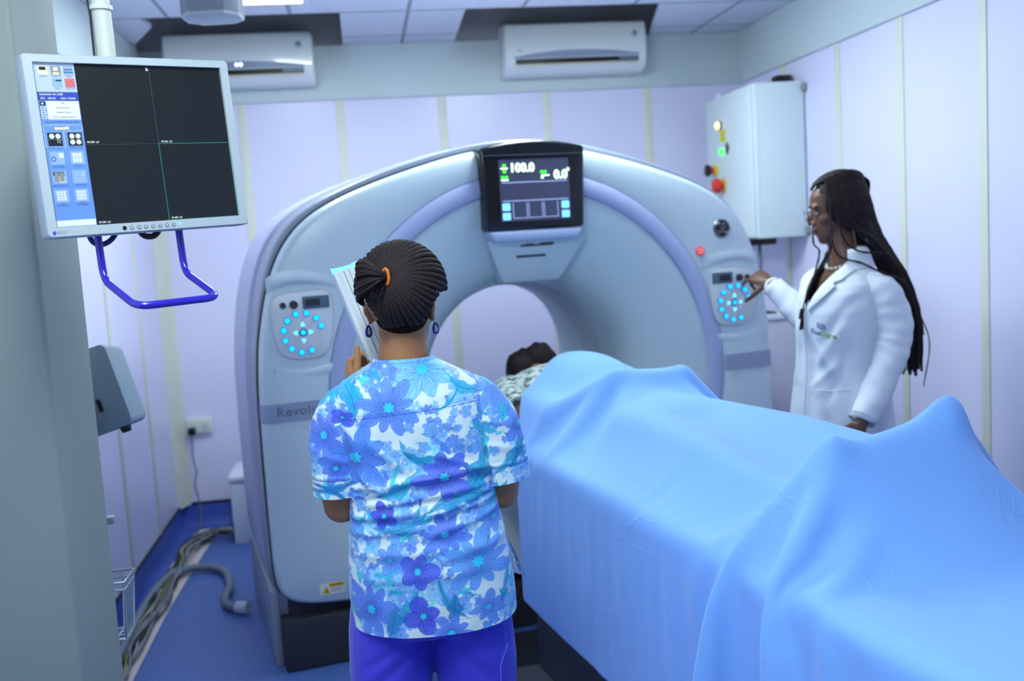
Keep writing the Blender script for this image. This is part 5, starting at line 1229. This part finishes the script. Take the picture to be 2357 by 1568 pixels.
# --- dark blouse and trousers under the coat
M_bl = mat('blouse_dark', (34, 44, 46), 0.7)
MB().loft([ell_ring(.84, .162, .122), ell_ring(.95, .170, .120), ell_ring(1.08, .136, .098), ell_ring(1.18, .150, .112, 0, .006), ell_ring(1.25, .154, .118, 0, .012), ell_ring(1.275, .152, .114, 0, .012)], cap=False).build('blouse', M_bl, WM, 80)
t = MB().loft([ell_ring(.98, .168, .118), ell_ring(.9, .176, .126), ell_ring(.80, .182, .124), ell_ring(.74, .180, .118)])
for s in (-1, 1): t.loft([ell_ring(z, w_, w_, s*.09, 0, 18) for z, w_ in ((.82, .094), (.6, .086), (.4, .072), (.12, .070))])
link('trousers', remesh(t, .01, 3, 'dark_trousers'), mat('trouser_dark', (36, 38, 52), 0.7), WM, 180)
for s in (-1, 1):
    MB().loft([[(s*.088+x*k_, y, z) for x, z in ((-.045, lo), (.045, lo), (.042, lo+.02), (.025, h_), (-.025, h_), (-.042, lo+.02))] for y, k_, lo, h_ in ((-.07, .6, .0, .10), (-.05, .85, .0, .12), (-.02, .9, .02, .11), (.05, 1.0, .01, .075), (.11, .95, .0, .05), (.15, .5, .0, .03))]).build('shoe', M_black, WM, 50)
# --- lab coat
M_coat = mat('coat_white', (214, 222, 232), 0.7, var=.02, sheen=.15, bump=.05, bscale=500)
CZ = [.48, .70, .86, .96, 1.04, 1.10, 1.18, 1.25, 1.31, 1.345, 1.37, 1.392, 1.41, 1.428]
CW = [.235, .215, .197, .186, .176, .172, .176, .178, .172, .158, .136, .110, .086, .076]
CDp = [.185, .165, .152, .144, .138, .136, .142, .144, .132, .118, .102, .086, .074, .068]
CC = [.02, .02, .018, .016, .014, .014, .014, .010, .004, -.004, -.010, -.016, -.018, -.018]
def coat_xy(th, z):
    w_ = np.interp(z, CZ, CW); d_ = np.interp(z, CZ, CDp); c_ = np.interp(z, CZ, CC); p = 2/2.3
    return w_*np.sign(np.cos(th))*np.abs(np.cos(th))**p, c_+d_*np.sign(np.sin(th))*np.abs(np.sin(th))**p
nzc, ntc = 150, 160
zc = np.concatenate([np.linspace(.48, 1.31, 95), np.linspace(1.315, 1.428, 55)]); tc_ = np.linspace(0, 2*PI, ntc, endpoint=False)+PI/2/ntc
TT, ZZ = np.meshgrid(tc_, zc); XX, YY = coat_xy(TT, ZZ)
low = np.clip((1.15-ZZ)/.5, 0, 1)
HH = .010*low*np.sin(TT*7+1.2)+.005*low*np.sin(TT*13+ZZ*3)+.004*noise2(TT*.25, ZZ, 4, 2)
for r_ in ((-.16, 1.30, -.09, 1.16, .016, -.008), (-.14, 1.2, -.06, 1.08, .018, .007), (-.02, 1.18, -.10, 1.05, .016, .006), (.02, 1.25, .03, .9, .02, .006), (-.12, 1.06, -.02, .98, .016, .006), (-.15, 1.12, -.10, .95, .014, -.008), (-.06, 1.0, -.12, .86, .016, .006), (.06, 1.2, .10, 1.0, .02, .006)):
    HH += ridge(XX, ZZ, *r_)*(np.sin(TT) > 0)
nX, nY = np.cos(TT), np.sin(TT); XX = XX+nX*HH; YY = YY+nY*HH
opening = np.clip((ZZ-1.262)/(1.428-1.262), 0, 1)*.072
below = (ZZ < 1.262)
cutm = (np.sin(TT) > .3) & (np.abs(XX-.004) < np.where(below, -1, opening))
F = []
for i in range(nzc-1):
    for k in range(ntc):
        q = ((i, k), (i, (k+1) % ntc), (i+1, (k+1) % ntc), (i+1, k))
        if not all(cutm[a, c_] for a, c_ in q): F.append([a*ntc+c_ for a, c_ in q])
me = bpy.data.meshes.new('lab_coat'); me.from_pydata(np.stack([XX, YY, ZZ], 2).reshape(-1, 3).tolist(), [], F); me.update()
COAT = link('lab_coat', me, M_coat, WM, 180)
def coat_y(x, z, lift=0.0):
    th_ = np.linspace(0.02, PI-.02, 400); a, y = coat_xy(th_, np.full(400, z)); return float(np.interp(-x, -a, y))+lift
def coat_sleeve(P, R_, nm, seed):
    P = catmull(P, 14); n_ = len(P); R_ = np.interp(np.linspace(0, 1, n_), np.linspace(0, 1, len(R_)), R_); rr = random.Random(seed)
    P = np.vstack([P, P[-1]-(P[-1]-P[-2])*1.5]); R_ = np.concatenate([R_, [R_[-1]*.86]])
    m = MB(); m.tube(P, list(R_), 30, cap=False); V = np.array(m.V).reshape(n_+1, 30, 3)
    for i in range(n_):
        c_ = P[i]; d = V[i]-c_; a_ = np.arange(30)/30*2*PI
        f_ = 1+.030*np.sin(i*.33+2.6*np.sin(a_+seed))*min(1, i/12)+.022*np.sin(i*.8+3.5*np.sin(a_*1+2+seed))*min(1, i/20)+.03*np.sin(2*a_+i*.1)
        V[i] = c_+d*f_[:, None]
    m.V = [tuple(v) for v in V.reshape(-1, 3)]
    return m.build(nm, M_coat, COAT, 180, merge=0)
coat_sleeve([(.095, -.008, 1.345), (.150, .0, 1.330), (.205, -.034, 1.240), (.250, -.070, 1.155), (.285, -.056, 1.180), (.345, -.025, 1.245), (.425, .012, 1.325)], [.056, .065, .062, .060, .058, .052, .043], 'sleeve', 1)
coat_sleeve([(-.085, -.025, 1.330), (-.138, -.048, 1.312), (-.176, -.068, 1.24), (-.196, -.062, 1.15), (-.206, -.030, 1.08), (-.216, .030, .985), (-.228, .112, .880)], [.056, .066, .064, .061, .058, .054, .046], 'sleeve', 2)
# collar and lapels: flaps folded back from the opening
for s in (-1, 1):
    V = []; n_ = 22
    for i in range(n_+1):
        f_ = i/n_; z = 1.262+(1.425-1.262)*f_; x0 = .004+s*(.072*f_+.002); wd = .056*math.sin(PI*min(1, .08+f_*.80))**.7*(1 if f_ < .62 or f_ > .70 else .72)
        for j in range(6):
            g_ = j/5; x = x0+s*wd*g_; zz_ = z-.020*g_*f_
            V.append((x, coat_y(x, min(zz_, 1.42), .004+.010*math.sin(PI*g_*.6+.4)), zz_))
    MB().add(V, [(i*6+j, i*6+j+1, i*6+j+7, i*6+j+6) for i in range(n_) for j in range(5)]).build('lapel', M_coat, COAT, 180)
V = []; n_ = 40
for i in range(n_+1):
    a = math.radians(40)-math.radians(260)*i/n_
    for r_, z, dy in ((.073, 1.420, 0), (.069, 1.455, 0), (.071, 1.476, 0), (.082, 1.462, 0), (.094, 1.425, 0), (.102, 1.402, 0)):
        k_ = 1 if -math.sin(a) > .2 else .9
        V.append((r_*math.cos(a)*1.03, -.020+r_*math.sin(a)*.95*k_, z-.010*max(0, math.sin(a)+.1)))
MB().add(V, [(i*6+j, i*6+j+1, i*6+j+7, i*6+j+6) for i in range(n_) for j in range(5)]).build('collar', M_coat, COAT, 180)
# front edge, breast pocket and the embroidered name
def on_coat(pts, r, lift=.004): return MB().tube([(x, coat_y(x, z, lift), z) for x, z in pts], r, 6)
on_coat([(.006, z) for z in np.linspace(1.26, .55, 40)], .0022, .010).build('front_edge', M_coat, COAT, 60)
on_coat([(x, 1.165-.05*(x+.10)) for x in np.linspace(-.135, -.045, 14)], .0016, .008).build('pocket_edge', M_coat, COAT, 60)
on_coat([(x, .975-.10*(x+.10)) for x in np.linspace(-.165, -.03, 16)], .0018, .016).build('pocket_edge', M_coat, COAT, 60)
def coat_text(s, cx, z, size, m, slant):
    me = text_mesh(s, size, 0, .0006); a = get_co(me); out = a.copy()
    for i, (x, y, _) in enumerate(a):
        xx = cx-x; zz_ = z+y+slant*x                          # seen from outside her left is the reader's right
        out[i] = (xx, coat_y(xx, zz_, .016), zz_)
    set_co(me, out); return link('lettering', me, m, COAT, None)
coat_text('BJB', -.082, 1.204, .026, mat('thread_navy', (40, 80, 140), 0.6), -.22)
coat_text('Blue', -.058, 1.184, .026, MATS['thread_navy'], -.22)
coat_text('Care', -.106, 1.174, .026, mat('thread_lime', (130, 176, 50), 0.6), -.22)
coat_text('hospital', -.082, 1.162, .009, MATS['thread_navy'], -.22) if False else None
# --- glasses
G = MB(); gl = MB()
for s in (-1, 1):
    pts = [(s*.034+x, .104-abs(s*.034+x)*.20*0-.25*max(0, abs(s*.034+x)-.03), z) for x, z in rrect(.054, .038, .014, 4, 0, -.001)]
    pts = [HW @ Vector((x, y+.008-(.0 if abs(z) < 1 else 0), z-.002)) for x, y, z in pts]
    q = MB().tube(pts, .0013, 6, closed=True); G.add(q.V, q.F); gl.add(pts, [tuple(range(len(pts)))])
    q = MB().tube([HW @ Vector(v) for v in ((s*.061, .103, .008), (s*.072, .085, .008), (s*.080, .0, .006), (s*.080, -.03, -.010))], .0014, 6); G.add(q.V, q.F)
q = MB().tube([HW @ Vector(v) for v in ((-.011, .112, .004), (0, .115, .008), (.011, .112, .004))], .0013, 6); G.add(q.V, q.F)
go = G.build('glasses', mat('rim_dark', (48, 50, 58), 0.3, metal=.5), WM, 60)
mg = bpy.data.materials.new('lens_glass'); mg.use_nodes = True; bb = mg.node_tree.nodes['Principled BSDF']; bb.inputs['Base Color'].default_value = (.92, .95, 1, 1); bb.inputs['Roughness'].default_value = .02; bb.inputs['Transmission Weight'].default_value = 1; bb.inputs['IOR'].default_value = 1.08; bb.inputs['Coat Weight'].default_value = .6
gl.build('lens', mg, go, None)
# --- long braids
cap_c = Vector((0, -.018, .038)); cap_r = Vector((.084, .108, .098))
def cap_pt(x, y, k=1.0):
    """a point of the hair cap above (x, y), head frame"""
    q = 1-(x/cap_r.x)**2-((y-cap_c.y)/cap_r.y)**2
    return Vector((x*k, cap_c.y+(y-cap_c.y)*k, cap_c.z+cap_r.z*math.sqrt(max(q, 0))*k))
hb = MB(); hr = random.Random(9)
def braid(pts, r, ph, n=6): 
    pts = catmull(pts, 6); hb.tube(pts, [r*(1+.15*math.sin(i*1.7+ph)) for i in range(len(pts))], n)
for k in range(132):
    f_ = (k+.5)/132
    side = -1 if k % 3 else 1
    yp = .074-.155*((k*37) % 132)/132.0                         # where along the parting it starts
    xp = -.012+.004*hr.uniform(-1, 1)
    kk = 1.0+.02*hr.random()
    start = cap_pt(xp, yp, kk)
    ang = math.radians(-12+ (112 if side < 0 else 105)*(.074-yp)/.155+hr.uniform(-6, 6))   # 0 = temple, 90 = back
    pts = [HW @ start]
    ex_ = Vector((side*math.cos(ang), -math.sin(ang), 0))
    for t_ in (.35, .7, .95):
        p = Vector((start.x*(1-t_)+ex_.x*cap_r.x*t_*1.02, start.y*(1-t_)+(cap_c.y+ex_.y*cap_r.y*1.02)*t_, 0))
        zt = math.sqrt(max(0, 1-min(1, (p.x/cap_r.x/1.05)**2+((p.y-cap_c.y)/cap_r.y/1.05)**2)))
        p.z = cap_c.z+cap_r.z*zt*1.01-(.02 if t_ > .9 else 0); pts.append(HW @ p)
    w_ = hr.uniform(-1, 1); dpt = hr.uniform(0, 1); long_ = hr.random()
    u_ = (.074-yp)/.155
    if side < 0:
        av = math.radians(96*u_); pts[-1] = HW @ Vector((-.091*math.cos(av), .038-.162*math.sin(av), -.02+.01*w_)); pts.append(Vector((-.072+.062*u_+.006*w_, -.046-.118*u_-.012*dpt, 1.515))); pts.append(Vector((-.076+.050*u_+.01*w_, -.102-.078*u_-.022*dpt, 1.455)))
    else: pts.append(Vector((.055+.02*w_, -.095-.03*dpt, 1.520)))
    xs = (-.035+.030*w_) if side < 0 else (.010+.035*w_)
    if side > 0: pts.append(Vector((xs, -.150-.030*dpt, 1.440)))
    pts.append(Vector((xs-.02, -.190-.035*dpt, 1.36)))
    pts.append(Vector((xs-.03+.02*w_, -.222-.025*dpt, 1.25)))
    if long_ > .25: pts.append(Vector((xs-.035+.03*w_, -.226-.03*dpt, 1.14)))
    if long_ > .55: pts.append(Vector((xs-.035+.035*w_, -.214-.035*dpt, 1.04-.05*hr.random())))
    braid(pts, .0048, k)
cp2 = MB().ell((0, 0, 0), (cap_r.x*.985, cap_r.y*.985, cap_r.z*.985), nu=40, nv=30)
V = [HW @ (cap_c+Vector(v)) for v in cp2.V]
hb.add(V, [f for f in cp2.F if all((cp2.V[i][1] < .072 or cp2.V[i][2] > .062) and (cp2.V[i][2] > .028 or cp2.V[i][1] < .028) and cp2.V[i][2] > -.07 for i in f)])
LOOSE = [[(1.672, 3.445, 1.657), (1.662, 3.428, 1.573), (1.658, 3.41, 1.495), (1.682, 3.401, 1.445), (1.747, 3.369, 1.419), (1.803, 3.337, 1.383), (1.872, 3.344, 1.356), (1.918, 3.375, 1.324)],
         [(1.69, 3.439, 1.618), (1.689, 3.41, 1.54), (1.711, 3.402, 1.489), (1.76, 3.391, 1.458), (1.856, 3.417, 1.447), (1.903, 3.428, 1.418)],
         [(1.683, 3.579, 1.687), (1.674, 3.597, 1.559), (1.67, 3.591, 1.494), (1.671, 3.547, 1.466), (1.649, 3.524, 1.413), (1.616, 3.502, 1.355), (1.583, 3.5, 1.294), (1.562, 3.496, 1.224)],
         [(1.669, 3.472, 1.518), (1.676, 3.465, 1.471), (1.656, 3.503, 1.416), (1.611, 3.483, 1.356), (1.577, 3.479, 1.279), (1.556, 3.472, 1.186)]]
# a few loose braids over the coat and in front of the face
for ph, wp in enumerate(LOOSE): braid([WMI @ Vector(v) for v in wp], .0036, ph)
for j in range(5): braid([WMI @ (Vector(v)+Vector((.010*math.sin(j*2.1), .012*math.cos(j*1.7), .003*j))*(i/6)) for i, v in enumerate(LOOSE[3])], .0028, j)
for j in range(7):
    w_ = hr.uniform(-1, 1); braid([(-.06+.02*w_, -.235, 1.30), (-.085+.02*w_, -.262+.012*w_, 1.2), (-.10+.03*w_, -.272+.02*w_, 1.10), (-.09+.03*w_, -.25+.02*w_, .98+.05*w_)], .0024, j, 5)
HO = hb.build('hair', mat('braid_black2', (34, 26, 28), 0.66, var=.3, scale=60, spec=.25), WM, 60, merge=0)
MB().tube([HW @ cap_pt(-.020, .070-.11*i/8, 1.052) for i in range(9)], .0022, 6).build('parting', mat('scalp', (112, 92, 84), 0.6), HO, 60)
# --- necklace, earring, bracelet
nk = MB()
for i in range(22):
    a = 2*PI*i/22; nk.ell((.010+.060*math.cos(a), -.014+.058*math.sin(a), 1.432-.026*max(0, math.sin(a))-.006), (.0075, .0075, .0068), nu=10, nv=7)
nk.build('necklace', mat('bead_cream', (222, 216, 196), 0.3), WM, 180)
p0 = HW @ Vector((-.078, -.010, -.038)); MB().ell(p0+Vector((-.004, 0, -.012)), (.005, .009, .016)).build('earring', mat('pearl', (196, 206, 220), 0.25), WM, 180)
MB().tube([(.415+.016*math.cos(a)*.6, .010+.034*math.cos(a), 1.318+.034*math.sin(a)) for a in np.linspace(0, 2*PI, 20, endpoint=False)], .007, 8, closed=True).build('bracelet', mat('pearl_white', (226, 230, 236), 0.3), WM, 60)
